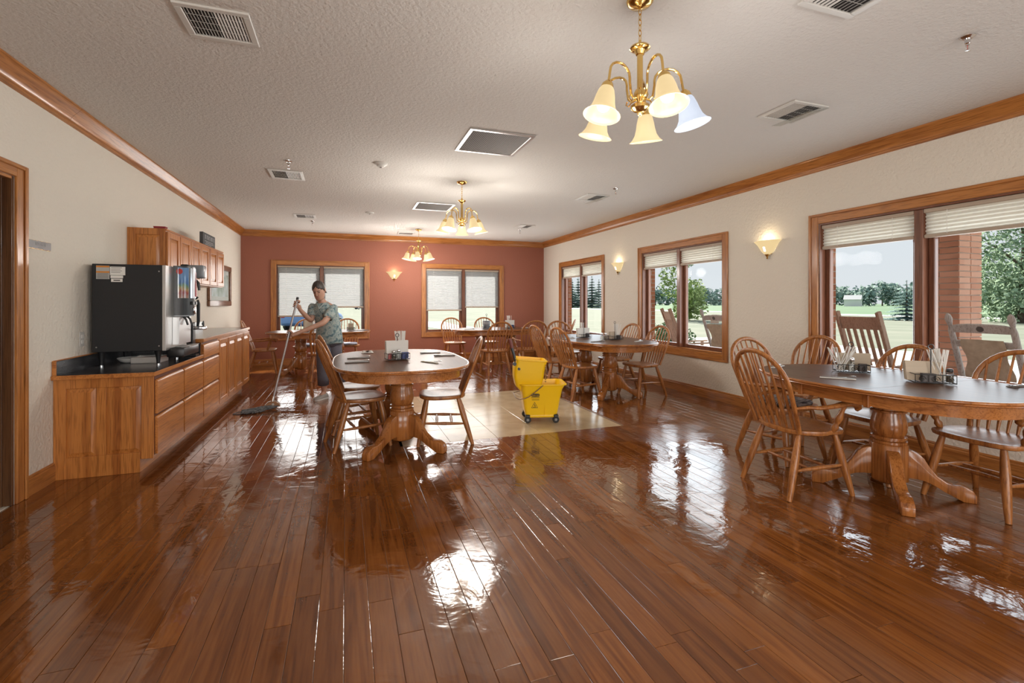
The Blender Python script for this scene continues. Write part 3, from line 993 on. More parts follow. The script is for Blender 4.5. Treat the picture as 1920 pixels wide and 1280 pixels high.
# ================================================================== CHAIRS  (local: faces +x, origin on the floor)
def chair(arms=False, cushion=None):
    root = thing('armchair' if arms else 'dining_chair', 'bow-back oak chair', 'chair')
    ws = 1.12 if arms else 1.05
    # seat: shield outline, slightly dished, soft edge
    out = []
    for k in range(40):
        a = 2 * PI * k / 40
        ca, sa = cos(a), sin(a)
        n = 2.8
        r_ = (abs(ca) ** n + abs(sa) ** n) ** (-1 / n)
        x, y = 0.215 * r_ * ca, 0.225 * r_ * sa * ws
        y *= 1.0 + 0.10 * (x / 0.215)
        if arms and x > 0.0:
            y *= 1.0 - 0.10 * math.exp(-((x - 0.06) / 0.05) ** 2)
        out.append((x + 0.005, y))
    def ring(s, z):
        return [(x * s, y * s, z) for x, y in out]
    rings = [ring(0.90, 0.410), ring(0.985, 0.418), ring(1.0, 0.432), ring(0.985, 0.444), ring(0.92, 0.447), ring(0.7, 0.440), ring(0.4, 0.436)]
    MB().loft(rings).build('seat', 'oak_chair', root, smooth=50)
    # bow
    hw, lean = 0.192 * ws, 0.20
    zt = 0.955 if not arms else 0.965
    zb_ = 0.43
    def bow(t):
        """t 0..1 along the hoop"""
        if t < 0.30:
            q = t / 0.30
            y, z = -hw * lerp(0.93, 1.13, q), lerp(zb_, 0.745, q)
        elif t > 0.70:
            q = (1 - t) / 0.30
            y, z = hw * lerp(0.93, 1.13, q), lerp(zb_, 0.745, q)
        else:
            a = PI - PI * (t - 0.30) / 0.40
            y, z = hw * 1.13 * cos(a), 0.745 + (zt - 0.745) * sin(a) ** 0.92
        x = -0.165 - lean * ((z - zb_) / (zt - zb_)) ** 1.05
        return Vector((x, y, z))
    pts = [bow(i / 40) for i in range(41)]
    MB().tube(pts, [0.0185] * 41, 10, flat=0.75, up=(1, 0, 0)).build('back_bow', 'oak_chair', root, smooth=60)
    n = 7
    for i in range(n):
        f = (i - (n - 1) / 2) / ((n - 1) / 2)
        yb = f * hw * 0.72
        yt = f * hw * 0.90
        # height of the bow above yt
        c_ = max(-1.0, min(1.0, yt / (hw * 1.13)))
        ztop = 0.745 + (zt - 0.745) * (math.sqrt(1 - c_ * c_)) ** 0.92
        P = lambda q: Vector((-0.175 - lean * max(0, (lerp(zb_, ztop, q) - zb_) / (zt - zb_)) ** 1.05 + (0.012 * f * f), lerp(yb, yt, q), lerp(zb_, ztop, q)))
        MB().tube([P(q) for q in (0, .12, .3, .5, .75, 1)], [0.0068, 0.0105, 0.013, 0.010, 0.0078, 0.0062], 7).build('spindle', 'oak_chair', root, smooth=60)
    feet = {}
    for sx_, nm in ((1, 'f'), (-1, 'r')):
        for sy_ in (-1, 1):
            top = Vector((0.145 if sx_ > 0 else -0.135, sy_ * 0.145 * ws, 0.415))
            bot = Vector((0.225 if sx_ > 0 else -0.265, sy_ * (0.205 if sx_ > 0 else 0.20) * ws, 0.0))
            feet[(sx_, sy_)] = (top, bot)
            MB().tube([top.lerp(bot, q) for q in (0, .12, .35, .55, .8, 1)], [0.0165, 0.020, 0.0255, 0.0245, 0.0205, 0.0155], 12).build('leg', 'oak_chair', root, smooth=60)
    at_ = lambda k, z: feet[k][0].lerp(feet[k][1], (0.415 - z) / 0.415)
    for sy_ in (-1, 1):
        a, b2 = at_((1, sy_), 0.20), at_((-1, sy_), 0.185)
        MB().tube([a.lerp(b2, q) for q in (0, .15, .5, .85, 1)], [0.0075, 0.011, 0.0155, 0.011, 0.0075], 8).build('side_stretcher', 'oak_chair', root, smooth=60)
    for q in (0.33, 0.67):
        a, b2 = at_((1, -1), 0.20).lerp(at_((-1, -1), 0.185), q), at_((1, 1), 0.20).lerp(at_((-1, 1), 0.185), q)
        MB().tube([a.lerp(b2, s) for s in (0, .2, .5, .8, 1)], [0.0075, 0.011, 0.0145, 0.011, 0.0075], 8).build('cross_stretcher', 'oak_chair', root, smooth=60)
    if arms:
        for s in (-1, 1):
            b0 = bow(0.165 if s < 0 else 0.835)
            path = [b0 + Vector((0, s * 0.006, 0)), b0 + Vector((0.09, s * 0.016, 0.006)), Vector((-0.07, s * 0.266, 0.607)), Vector((0.03, s * 0.276, 0.616)), Vector((0.11, s * 0.28, 0.629)), Vector((0.165, s * 0.28, 0.632)), Vector((0.205, s * 0.278, 0.618)), Vector((0.218, s * 0.276, 0.596)), Vector((0.206, s * 0.276, 0.580))]
            am = MB().tube(path, [0.014, 0.017, 0.020, 0.023, 0.029, 0.034, 0.032, 0.024, 0.010], 10, flat=0.66, up=(0, 0, 1)).build('arm', 'oak_chair', root, smooth=60)
            a, b2 = Vector((0.075, s * 0.222, 0.435)), Vector((0.115, s * 0.275, 0.620))
            MB().tube([a.lerp(b2, q) for q in (0, .1, .2, .30, .40, .52, .66, .80, 1)], [0.013, 0.020, 0.0235, 0.014, 0.0205, 0.0245, 0.018, 0.0135, 0.015], 12).build('arm_post', 'oak_chair', am, smooth=60)
    return root

def seat_pad(loc, rz, mtl, label, group=None):
    rings = []
    for s, z in ((0.80, 0.0), (0.97, 0.006), (1.0, 0.018), (0.95, 0.031), (0.75, 0.036), (0.35, 0.031)):
        rr = []
        for k in range(32):
            a = 2 * PI * k / 32
            n = 3.2
            r_ = (abs(cos(a)) ** n + abs(sin(a)) ** n) ** (-1 / n)
            rr.append((0.195 * s * r_ * cos(a) + 0.01, 0.195 * s * r_ * sin(a), z + 0.002 * sin(9 * a) * s))
        rings.append(rr)
    root = thing('seat_cushion', label, 'cushion', loc, rz, group)
    MB().loft(rings).build('pad', mtl, root, smooth=60)
    for y in (-0.13, 0.13):
        MB().tube([(-0.15, y, 0.016), (-0.185, y * 1.05, 0.012), (-0.20, y * 1.1, 0.02)], 0.003, 6).build('tie', mtl, root)
    return root
M['pad_dark'] = noisy('dark_striped_fabric', [(0.42, (0.035, 0.018, 0.016)), (0.58, (0.32, 0.26, 0.23))], 14, 0.95, 2, 0.002, 'Object', (8, 1, 1))
M['pad_blue'] = mat('pale_blue_cushion', (0.40, 0.44, 0.55), 0.9)

side0 = chair(False)
arm0 = chair(True)
_used = {}
def put(proto, x, y, deg, label, group=None):
    if proto.name not in _used:
        _used[proto.name] = 1
        return place(proto, (x, y, 0), R(deg), label, group)
    return clone(proto, (x, y, 0), R(deg), label, group)
# centre table by the counter
put(side0, 0.125, 4.635, 12, 'oak bow-back chair on the mop side of the flatware table, farther from the woman', 'chairs of the centre table')
put(side0, 0.115, 5.235, 10, 'oak bow-back chair on the mop side of the flatware table, next to the woman', 'chairs of the centre table')
put(side0, 0.875, 4.52, 170, 'lone oak bow-back chair at the flatware table, on the side toward the yellow bucket', 'chairs of the centre table')
# middle oval table under the cream wall windows
put(side0, 3.03, 5.93, 8, 'oak bow-back chair at the shaker table, just behind the yellow bucket', 'chairs of the middle table')
put(side0, 2.98, 6.60, 4, 'oak bow-back chair at the shaker table, second behind the yellow bucket', 'chairs of the middle table')
put(side0, 3.93, 5.78, 186, 'oak bow-back chair pulled out on the wall side of the shaker table, below the window', 'chairs of the middle table')
put(side0, 3.95, 6.52, 186, 'oak bow-back chair below the cream wall sconce, on the wall side of the shaker table', 'chairs of the middle table')
put(side0, 3.66, 7.66, -92, 'oak bow-back chair at the end of the shaker table facing away from the terracotta wall', 'chairs of the middle table')
# large near table
put(arm0, 3.015, 2.545, -7, 'oak armchair without cushion with scrolled arms, drawn back from the single-pedestal table', 'chairs of the single-pedestal table')
c_pad = put(arm0, 3.50, 3.10, -86, 'oak armchair with a dark striped cushion at the end of the single-pedestal table', 'chairs of the single-pedestal table')
seat_pad((3.50, 3.10, 0.449), R(-86), 'pad_dark', 'dark striped cushion tied on the armchair at the single-pedestal table')
put(side0, 4.10, 3.47, 185, 'oak bow-back chair against the cream wall beside the window casing, behind the straw caddy', 'chairs of the single-pedestal table')
put(side0, 3.83, 2.52, 178, 'oak bow-back chair in front of the slat rocking chair window, at the single-pedestal table', 'chairs of the single-pedestal table')
put(arm0, 3.90, 1.91, 176, 'oak armchair on the window side of the single-pedestal table before the sackcloth rocker', 'chairs of the single-pedestal table')
# far table in front of the first terracotta window
put(arm0, -1.42, 9.86, 4, 'oak armchair between the counter end and the table behind the woman', 'chairs of the far left table')
put(side0, -0.74, 10.36, -90, 'sunlit oak bow-back chair under the window, half hidden by the mop handle arm', 'chairs of the far left table')
put(side0, 0.04, 10.36, -90, 'sunlit oak bow-back chair under the window, at the elbow of the mopping woman', 'chairs of the far left table')
put(side0, -0.36, 8.78, 98, 'oak bow-back chair directly behind the mopping woman', 'chairs of the far left table')
for x in (-0.74, 0.04):
    seat_pad((x, 10.36, 0.449), R(-90), 'pad_blue', 'pale blue cushion on a chair below the terracotta wall window', 'pale blue seat cushions')
# far table in front of the second terracotta window
put(side0, 2.23, 10.22, -90, 'oak bow-back chair of the tin caddy table in front of the window mullion', 'chairs of the far right table')
put(side0, 2.98, 10.24, -92, 'oak bow-back chair under the window next to the terracotta corner', 'chairs of the far right table')
put(side0, 2.575, 8.36, 92, 'oak bow-back chair with its back to the bucket at the tin caddy table', 'chairs of the far right table')
put(arm0, 3.26, 8.40, 88, 'oak armchair with its back to the shaker table at the tin caddy table', 'chairs of the far right table')
put(side0, 4.06, 8.90, 150, 'oak bow-back chair in front of the window nearest the terracotta corner', 'chairs of the far right table')

# ================================================================== TABLES (local: long axis y)
def super_ring(hx, hy, n, z, k=72, flat=0.0):
    pts = []
    for i in range(k):
        a = 2 * PI * i / k
        ca, sa = cos(a), sin(a)
        pts.append((hx * math.copysign(abs(ca) ** (2 / n), ca), hy * math.copysign(abs(sa) ** (2 / n), sa), z))
    return pts

def pedestal(parent, y, feet_deg):
    col = MB()
    prof = [(0.106, 0.66), (0.106, 0.602), (0.090, 0.599), (0.090, 0.592), (0.105, 0.587), (0.105, 0.576), (0.090, 0.572), (0.090, 0.565), (0.103, 0.560), (0.103, 0.550), (0.088, 0.545), (0.090, 0.53), (0.100, 0.49), (0.106, 0.455), (0.102, 0.418), (0.092, 0.393), (0.087, 0.388), (0.103, 0.383), (0.103, 0.371), (0.089, 0.367), (0.089, 0.360), (0.105, 0.355), (0.105, 0.340), (0.1, 0.333)]
    col.lathe(list(reversed(prof)), 28, (0, y, 0))
    ped = col.build('pedestal', 'oak_table', parent, smooth=28)
    oct_ = [(0.112 * cos(R(22.5 + 45 * k)), y + 0.112 * sin(R(22.5 + 45 * k))) for k in range(8)]
    MB().prism(oct_, 0.085, 0.335).build('base_block', 'oak_table', ped, 0.006)
    MB().lathe([(0, 0.065), (0.07, 0.065), (0.095, 0.078), (0.1, 0.088), (0, 0.088)], 24, (0, y, 0)).build('base_cap', 'oak_table', ped)
    for d in feet_deg:
        # foot outline in the (r, z) plane
        up = [(0.06, 0.305), (0.115, 0.30), (0.155, 0.285), (0.185, 0.255), (0.215, 0.20), (0.255, 0.148), (0.30, 0.115), (0.345, 0.102), (0.375, 0.104), (0.40, 0.098), (0.435, 0.078), (0.452, 0.05), (0.452, 0.0)]
        lo = [(0.385, 0.0), (0.345, 0.022), (0.29, 0.05), (0.235, 0.085), (0.185, 0.105), (0.145, 0.112), (0.06, 0.112)]
        poly = up + lo
        ca, sa = cos(R(d)), sin(R(d))
        def P(r_, s, z):
            return (r_ * ca - s * sa, y + r_ * sa + s * ca, z)
        m = MB().loft([[P(r_, -0.036, z) for r_, z in poly], [P(r_, 0.036, z) for r_, z in poly]])
        m.build('foot', 'oak_table', ped, 0.007, 2)
def table(name, label, x, y, rz, hx, hy, n, peds, leaf=None):
    root = thing(name, label, 'table', (x, y, 0), rz, 'oval oak pedestal tables')
    Zt = 0.765
    # flat laminate top
    top = MB().loft([super_ring(hx - .018, hy - .018, n, Zt - 0.01), super_ring(hx - .018, hy - .018, n, Zt)])
    top.build('table_top', 'table_top', root, smooth=0)
    prof = [(-.018, -.001), (-.012, 0.0015), (-.004, 0.0), (0.0, -.006), (-.001, -.014), (-.008, -.019), (-.006, -.024), (-.016, -.030), (-.03, -.032), (-.03, -.01)]
    rings = [super_ring(hx + o, hy + o, n, Zt + z) for o, z in prof]
    MB().loft(rings, False, False).build('edge_moulding', 'oak_edge', root, smooth=60)
    ins = 0.075
    rings = [super_ring(hx - ins - o, hy - ins - o, n, z) for o, z in ((0, Zt - .03), (0, Zt - 0.105), (.018, Zt - 0.105), (.018, Zt - .03))]
    MB().loft(rings, False, False).build('apron', 'oak_edge', root, smooth=40)
    MB().loft([super_ring(hx - .03, hy - .03, n, Zt - 0.032), super_ring(hx - .03, hy - .03, n, Zt - 0.0305)]).build('underside', 'oak_table', root, smooth=0)
    for s in (leaf or ()):
        MB().box(-hx + .03, hx - .03, s - .0007, s + .0007, Zt, Zt + 0.0003).build('leaf_seam', 'cab_gap', root, smooth=0)
        for sx_ in (-1, 1):
            xe = sx_ * (hx - ins) * (1 - (abs(s) / (hy - ins)) ** n) ** (1 / n)
            MB().box(xe - .012, xe + .012, s - .016, s + .016, Zt - 0.112, Zt - .03).build('apron_block', 'oak_table', root, 0.003)
    py = [p for p, _ in peds]
    if len(py) > 1:
        MB().box(-0.05, 0.05, min(py), max(py), 0.60, 0.655).build('rail', 'oak_table', root, 0.004)
    MB().box(-0.30, 0.30, min(py) - 0.2, max(py) + 0.2, 0.655, Zt - .0325).build('top_slide', 'oak_table', root, 0.004)
    for p, fd in peds:
        pedestal(root, p, fd)
    return root
D4 = (-135, -45, 45, 135)
NEAR, FARF = (-137, -43), (137, 43)
table('dining_table', 'oval oak double-pedestal table laid with flatware beside the yellow mop bucket', 0.48, 4.665, 0, 0.60, 0.92, 3.05, [(-0.265, NEAR), (0.315, FARF)])
table('dining_table', 'long oval oak table with salt and pepper shakers under the window with two rocking chairs', 3.51, 6.27, 0, 0.60, 1.10, 2.5, [(-0.35, NEAR), (0.37, FARF)])
table('dining_table', 'oval oak table with a centre leaf on one four-footed pedestal, under a window', 3.53, 2.30, 0, 0.60, 0.83, 2.4, [(-0.03, D4)], (-0.235, 0.215))
table('dining_table', 'oval oak table behind the mopping woman below the terracotta wall window', -0.45, 9.70, PI / 2, 0.585, 0.92, 2.6, [(-0.33, NEAR), (0.33, FARF)])
table('dining_table', 'oval oak table by the terracotta corner holding the tin caddy', 2.93, 9.45, PI / 2, 0.585, 0.92, 2.6, [(-0.33, NEAR), (0.33, FARF)])
ZT = 0.7665

# ================================================================== TABLE WARE
def wire_caddy(x, y, rz, label, w=0.20, d=0.13, h=0.062, rod=0.235):
    root = thing('wire_caddy', label, 'caddy', (x, y, ZT), rz, 'wire condiment caddies')
    rim = lambda z: [(-w / 2, -d / 2, z), (w / 2, -d / 2, z), (w / 2, d / 2, z), (-w / 2, d / 2, z), (-w / 2, -d / 2, z)]
    MB().tube(rim(0.008), 0.003, 6).build('base_ring', 'black_wire', root)
    MB().tube(rim(h), 0.003, 6).build('rim', 'black_wire', root)
    g = MB()
    for i in range(7):
        q = lerp(-w / 2, w / 2, i / 6)
        for s in (-1, 1):
            g.tube([(q, s * d / 2, 0.006), (q, s * d / 2, h)], 0.002, 5)
        g.tube([(q, -d / 2, 0.006), (q, d / 2, 0.006)], 0.002, 5)
    g.build('basket_wires', 'black_wire', root)
    for s in (-1, 1):
        for i in range(3):
            cx = lerp(-w / 2, w / 2, (i + .5) / 3)
            pts = [(cx + 0.022 * (1 - q / 18) * cos(q * 0.62), s * (d / 2 + .002), h / 2 + 0.022 * (1 - q / 18) * sin(q * 0.62)) for q in range(18)]
            MB().tube(pts, 0.0018, 5).build('scroll', 'black_wire', root)
    MB().tube([(0, 0, 0.008), (0, 0, rod - 0.03)], 0.0035, 6).build('handle_rod', 'black_wire', root)
    MB().tube([(0.016 * sin(2 * PI * q / 14), 0, rod - 0.014 - 0.016 * cos(2 * PI * q / 14)) for q in range(15)], 0.003, 6, cap=False).build('handle_ring', 'black_wire', root)
    return root
def loc2(x, y, rz, a, b2):
    return x + a * cos(rz) - b2 * sin(rz), y + a * sin(rz) + b2 * cos(rz)
def napkins(x, y, rz, label, w=0.17, h=0.115, t=0.028, lean=0.0, mtl='napkin', z=0.012):
    root = thing('napkin_stack', label, 'napkins', (x, y, ZT + z), rz, 'napkin stacks in the caddies')
    n = 7
    for i in range(n):
        yy = lerp(-t / 2, t / 2, i / (n - 1))
        dz = 0.004 * sin(i * 2.1)
        m = MB()
        rows = [[(s * w / 2 * lerp(0.97, 1.0, q), yy + lean * q * h + 0.003 * sin(3 * q + i), q * (h + dz)) for q in (0, .35, .7, 1)] for s in (-1, 1)]
        ring0 = [Vector(p) for p in rows[0]] + [Vector(p) + Vector((0, t / n * .7, 0)) for p in reversed(rows[0])]
        ring1 = [Vector(p) for p in rows[1]] + [Vector(p) + Vector((0, t / n * .7, 0)) for p in reversed(rows[1])]
        m.loft([ring0, ring1]).build('napkin', mtl, root, smooth=0)
    return root
def straws(x, y, rz, count, label, group, spread=0.02, lean=(0.0, 0.0), length=0.19, z=0.012):
    rg = random.Random(int(1000 * (x + 7 * y)))
    proto = None
    for i in range(count):
        if proto is None:
            proto = MB().tube([(0, 0, 0), (0, 0, length)], 0.0048, 6, flat=0.7).build('wrapped_straw', 'white')
            o = proto
        else:
            o = proto.copy()
            COL.objects.link(o)
        a, b2 = rg.uniform(-spread, spread), rg.uniform(-spread, spread)
        px, py = loc2(x, y, rz, a, b2)
        o.location = (px, py, ZT + z)
        o.rotation_euler = (lean[1] + rg.uniform(-.12, .12) - b2 * 4, lean[0] + rg.uniform(-.12, .12) + a * 4, rg.uniform(0, 3))
        tag(o, label, 'straw', group)
def shaker(x, y, label, mtl_in, top='chrome', h=0.085, z=0.0, grp='salt and pepper shakers'):
    root = thing('shaker', label, 'shaker', (x, y, ZT + z), 0, grp)
    MB().lathe([(0, 0.001), (0.018, 0.001), (0.0185, h * .45), (0.0165, h * .5), (0, h * .5)], 12).build('contents', mtl_in, root)
    MB().lathe([(0, 0), (0.021, 0), (0.022, 0.006), (0.0215, h * .45), (0.018, h * .68), (0.016, h * .76)], 14, cap1=False).build('jar', 'acrylic', root)
    MB().lathe([(0.0175, h * .74), (0.0185, h * .76), (0.0185, h * .9), (0.014, h * .98), (0, h)], 14).build('cap', top, root)
    return root
M['salt'] = mat('salt_white', (0.8, 0.78, 0.74), 0.8)
M['pepper'] = noisy('pepper_grains', [(0.4, (0.05, 0.035, 0.025)), (0.6, (0.25, 0.19, 0.13))], 300, 0.9)
M['jam'] = mat('sweetener_packets_blue', (0.05, 0.07, 0.20), 0.6)
M['ketchup'] = mat('sauce_red', (0.35, 0.03, 0.02), 0.4)
M['coffee'] = mat('dark_packets', (0.05, 0.035, 0.03), 0.5)
def packets(x, y, rz, mtl, n, label, z=0.012, size=(0.05, 0.055)):
    root = thing('packet_bundle', label, 'packets', (x, y, ZT + z), rz, 'sweetener packets in the caddies')
    for i in range(n):
        MB().obox((0.002 * sin(i * 3), (i - n / 2) * 0.006, size[1] / 2 + 0.003 * cos(i * 2)), (size[0] / 2, 0, 0), (0, 0.0018, 0), (0.002, 0.002, size[1] / 2)).build('packet', mtl, root, smooth=0)
# near table caddies
A = (3.63, 2.60, R(-38)); B = (3.64, 2.08, R(-40))
wire_caddy(*A, 'black wire caddy with straws and a kraft napkin stack toward the dark cushion armchair', 0.205, 0.135, 0.06, 0.225)
px, py = loc2(*A, 0.035, 0.035)
napkins(px, py, A[2], 'kraft paper napkin stack beside the salt shaker in the single-pedestal table caddy', 0.20, 0.125, 0.04, 0.1)
px, py = loc2(*A, -0.065, 0.0)
straws(px, py, A[2], 16, 'paper-wrapped straw leaning out of the caddy with the salt shaker', 'straws in the salt caddy', 0.022, (-0.50, -0.1), 0.20)
px, py = loc2(*A, -0.01, -0.045)
shaker(px, py, 'glass salt shaker standing in the wire caddy with the kraft napkins', 'salt', z=0.012, h=0.105)
px, py = loc2(*A, 0.06, -0.04)
packets(px, py, A[2], 'coffee', 5, 'dark packets in the wire caddy with the salt shaker')
wire_caddy(*B, 'black wire caddy with a fan of straws and curled napkins before the sackcloth rocker', 0.215, 0.14, 0.06, 0.25)
px, py = loc2(*B, -0.035, 0.02)
napkins(px, py, B[2], 'curled kraft napkin stack beside the fan of straws on the single-pedestal table', 0.19, 0.12, 0.045, 0.22)
px, py = loc2(*B, 0.06, 0.03)
straws(px, py, B[2], 18, 'paper-wrapped straw fanned upright in the caddy before the sackcloth rocker', 'straws in the fan caddy', 0.026, (0.16, 0.05), 0.21)
px, py = loc2(*B, 0.085, -0.035)
shaker(px, py, 'glass pepper shaker at the end of the caddy with the straw fan', 'pepper', 'black', z=0.012, h=0.09)
px, py = loc2(*B, -0.03, -0.04)
packets(px, py, B[2], 'coffee', 7, 'dark packets in the wire caddy with the straw fan', size=(0.07, 0.05))
# centre table caddy
Cc = (0.455, 4.56, R(8))
wire_caddy(*Cc, 'wire caddy with tall napkins on the flatware table', 0.20, 0.15, 0.06, 0.24)
px, py = loc2(*Cc, 0.0, 0.01)
napkins(px, py, Cc[2], 'tall grey-white napkin stack in the flatware table caddy', 0.205, 0.16, 0.05, 0.05, 'napkin_white')
px, py = loc2(*Cc, 0.045, 0.05)
straws(px, py, Cc[2], 18, 'paper-wrapped straw standing behind the tall napkins of the flatware table', 'straws on the flatware table', 0.026, (0.02, 0.0), 0.25)
px, py = loc2(*Cc, 0.0, -0.052)
shaker(px, py, 'glass salt shaker in front of the tall napkins', 'salt', z=0.012, h=0.09)
px, py = loc2(*Cc, 0.06, -0.045)
packets(px, py, Cc[2], 'jam', 6, 'blue sweetener packets in the flatware table caddy', size=(0.06, 0.055))
px, py = loc2(*Cc, -0.045, -0.052)
shaker(px, py, 'small pepper shaker in the flatware table caddy', 'pepper', z=0.012, h=0.08)
px, py = loc2(*Cc, -0.08, -0.045)
packets(px, py, Cc[2], 'ketchup', 3, 'red sauce packets in the flatware table caddy', size=(0.03, 0.05))
# middle table
for (x, y, rz, lab, tall) in ((3.42, 6.52, R(10), 'square wire caddy with grey napkins on the shaker table', False), (3.64, 6.00, R(5), 'round-handled wire caddy with tall straws on the shaker table', True)):
    wire_caddy(x, y, rz, lab, 0.19, 0.13, 0.055, 0.26)
    px, py = loc2(x, y, rz, -0.03 if tall else 0, 0.02)
    napkins(px, py, rz, 'small kraft napkin stack beside tall straws on the shaker table' if tall else 'wide grey napkin stack in the square caddy on the shaker table', 0.08 if tall else 0.22, 0.10 if tall else 0.13, 0.04, 0.05, 'napkin' if tall else 'napkin_white')
    px, py = loc2(x, y, rz, 0.04 if tall else 0.01, 0.0 if tall else 0.05)
    straws(px, py, rz, 14 if tall else 8, 'paper-wrapped straw packed upright in the round-handled caddy' if tall else 'paper-wrapped straw behind the wide grey napkins', 'straws in the round-handled caddy' if tall else 'straws behind the grey napkins', 0.022, (0.03, 0), 0.215)
    px, py = loc2(x, y, rz, 0.03, -0.04)
    packets(px, py, rz, 'coffee', 5, 'dark packets beside tall straws on the shaker table' if tall else 'dark packets under the wide grey napkins')
shaker(3.46, 6.05, 'glass salt shaker standing free on the table between two caddies', 'salt', h=0.10)
shaker(3.50, 6.02, 'glass pepper shaker standing free on the table between two caddies', 'pepper', h=0.10)
# far tables
wire_caddy(2.72, 9.42, 0, 'wire caddy with a ring handle holding a grey tin beside the terracotta corner', 0.16, 0.13, 0.05, 0.30)
tin = thing('condiment_tin', 'round grey tin standing in the ring-handled caddy beside the terracotta corner', 'tin', (2.72, 9.42, ZT + .012))
MB().lathe([(0, 0), (0.07, 0), (0.072, 0.01), (0.072, 0.055), (0.066, 0.06), (0.066, 0.066), (0.078, 0.07), (0.078, 0.15), (0.074, 0.155), (0, 0.155)], 20).build('body', mat('grey_tin', (0.20, 0.21, 0.24), 0.4, 0.3), tin)
MB().lathe([(0.079, 0.085), (0.08, 0.09), (0.08, 0.125), (0.079, 0.13)], 20, cap0=False, cap1=False).build('label_band', mat('tin_band', (0.33, 0.34, 0.36), 0.5), tin)
wire_caddy(3.26, 9.52, 0, 'wire caddy packed with white napkins by the terracotta corner', 0.19, 0.14, 0.05, 0.2)
napkins(3.26, 9.53, 0, 'white napkin stack in the caddy by the terracotta corner', 0.19, 0.15, 0.05, 0.0, 'napkin_white')
straws(3.25, 9.57, 0, 8, 'paper-wrapped straw standing above the far corner napkins', 'straws by the terracotta corner', 0.03, (0, 0), 0.25)
packets(3.30, 9.47, 0, 'jam', 5, 'blue packets in front of the far corner napkins')
wire_caddy(-0.62, 9.72, 0, 'wire caddy with kraft napkins on the table behind the woman', 0.20, 0.14, 0.055, 0.22)
napkins(-0.66, 9.72, R(20), 'kraft napkin stack behind the forearm of the mopping woman', 0.15, 0.19, 0.05, 0.02)
straws(-0.54, 9.74, 0, 8, 'paper-wrapped straw behind the forearm of the mopping woman', 'straws behind the woman', 0.03, (0, 0), 0.2)
wire_caddy(0.10, 9.70, 0, 'wire caddy with a small kraft napkin stack at the back of the woman', 0.15, 0.13, 0.055, 0.16)
napkins(0.10, 9.70, 0, 'small kraft napkin stack at the back of the mopping woman', 0.10, 0.12, 0.05)

# flatware rolls and napkin settings
M['flatware'] = mat('flatware_steel', (0.45, 0.44, 0.43), 0.28, 1.0)
M['band'] = mat('grey_cloth_band', (0.20, 0.17, 0.15), 0.9)
def flatware(x, y, deg, label, group='flatware settings', cloth='band', spread=False):
    root = thing('flatware_setting', label, 'cutlery', (x, y, ZT), R(deg), group)
    MB().box(-0.105, 0.105, -0.018, 0.018, 0.0, 0.006).build('napkin_roll', cloth, root, 0.0025)
    MB().tube([(-0.10, -0.004, 0.009), (0.0, -0.004, 0.010), (0.09, -0.004, 0.009)], [0.004, 0.0035, 0.006], 6, flat=0.4, up=(0, 0, 1)).build('knife', 'flatware', root)
    fk = MB().tube([(-0.09, 0.008, 0.009), (0.03, 0.008, 0.010), (0.055, 0.010, 0.011)], [0.005, 0.003, 0.007], 6, flat=0.4, up=(0, 0, 1))
    for s in (-1, 0, 1):
        fk.tube([(0.055, 0.010 + s * .005, 0.011), (0.10, 0.012 + s * .005, 0.014)], 0.0014, 5)
    fk.build('fork', 'flatware', root)
    a = 0.5 if spread else 0.28
    sp = MB().tube([(0.0, 0.0, 0.011), (0.07 * cos(a), 0.07 * sin(a), 0.016), (0.085 * cos(a), 0.085 * sin(a), 0.017), (0.105 * cos(a), 0.105 * sin(a), 0.017), (0.12 * cos(a), 0.12 * sin(a), 0.016)], [0.003, 0.003, 0.008, 0.013, 0.004], 8, flat=0.35, up=(0, 0, 1))
    sp.build('spoon', 'flatware', root)
    return root
flatware(0.10, 4.44, 2, 'flatware roll with lifted spoon on the mop side, away from the woman', spread=True)
flatware(0.12, 4.77, 0, 'flatware roll with lifted spoon on the mop side, nearer the woman', spread=True)
flatware(0.84, 5.02, 178, 'flatware roll beside the flatware table rim, on the bucket side facing the far wall', )
flatware(0.93, 4.72, 176, 'flatware roll nearest the lone chair of the flatware table')
flatware(0.70, 4.23, -60, 'flatware on a brown napkin in front of the lone chair seat', cloth='napkin', spread=True)
flatware(3.34, 3.00, 20, 'flatware on a pale napkin by the dark cushion armchair', cloth='napkin_white')
flatware(3.22, 2.40, -52, 'flatware on a pale napkin in front of the scroll-armed chair', cloth='napkin_white', spread=True)
flatware(4.00, 1.80, 178, 'flatware on a dark napkin before the window-side armchair')
flatware(3.78, 5.62, 30, 'flatware laid before the chair pulled out on the wall side of the shaker table', cloth='napkin_white')
flatware(3.22, 5.75, 10, 'flatware laid before the chair just behind the bucket', cloth='band')
flatware(3.12, 6.42, 10, 'flatware with a crumpled blue-white napkin at the shaker table', cloth='napkin_white', spread=True)
flatware(3.90, 6.42, 170, 'flatware laid on the wall side of the shaker table under the sconce', cloth='napkin_white')
flatware(2.35, 9.35, 0, 'flatware at the end of the tin caddy table away from the corner', cloth='napkin_white')
flatware(3.60, 9.45, 0, 'flatware on a white napkin at the corner end of the tin caddy table', cloth='napkin_white')
flatware(0.26, 9.62, 0, 'flatware at the end of the table behind the woman', cloth='band')
cr = thing('creamer_tray', 'small white tray of creamers at the far rim of the flatware table', 'tray', (0.22, 5.28, ZT))
MB().box(-0.06, 0.06, -0.03, 0.03, 0, 0.006).build('tray', 'white', cr, 0.002)
for i, x in enumerate((-0.035, 0.0, 0.035)):
    MB().lathe([(0, 0.006), (0.012, 0.006), (0.015, 0.02), (0.016, 0.022), (0, 0.022)], 10, (x, 0, 0)).build('creamer_cup', 'white' if i != 1 else 'coffee', cr)
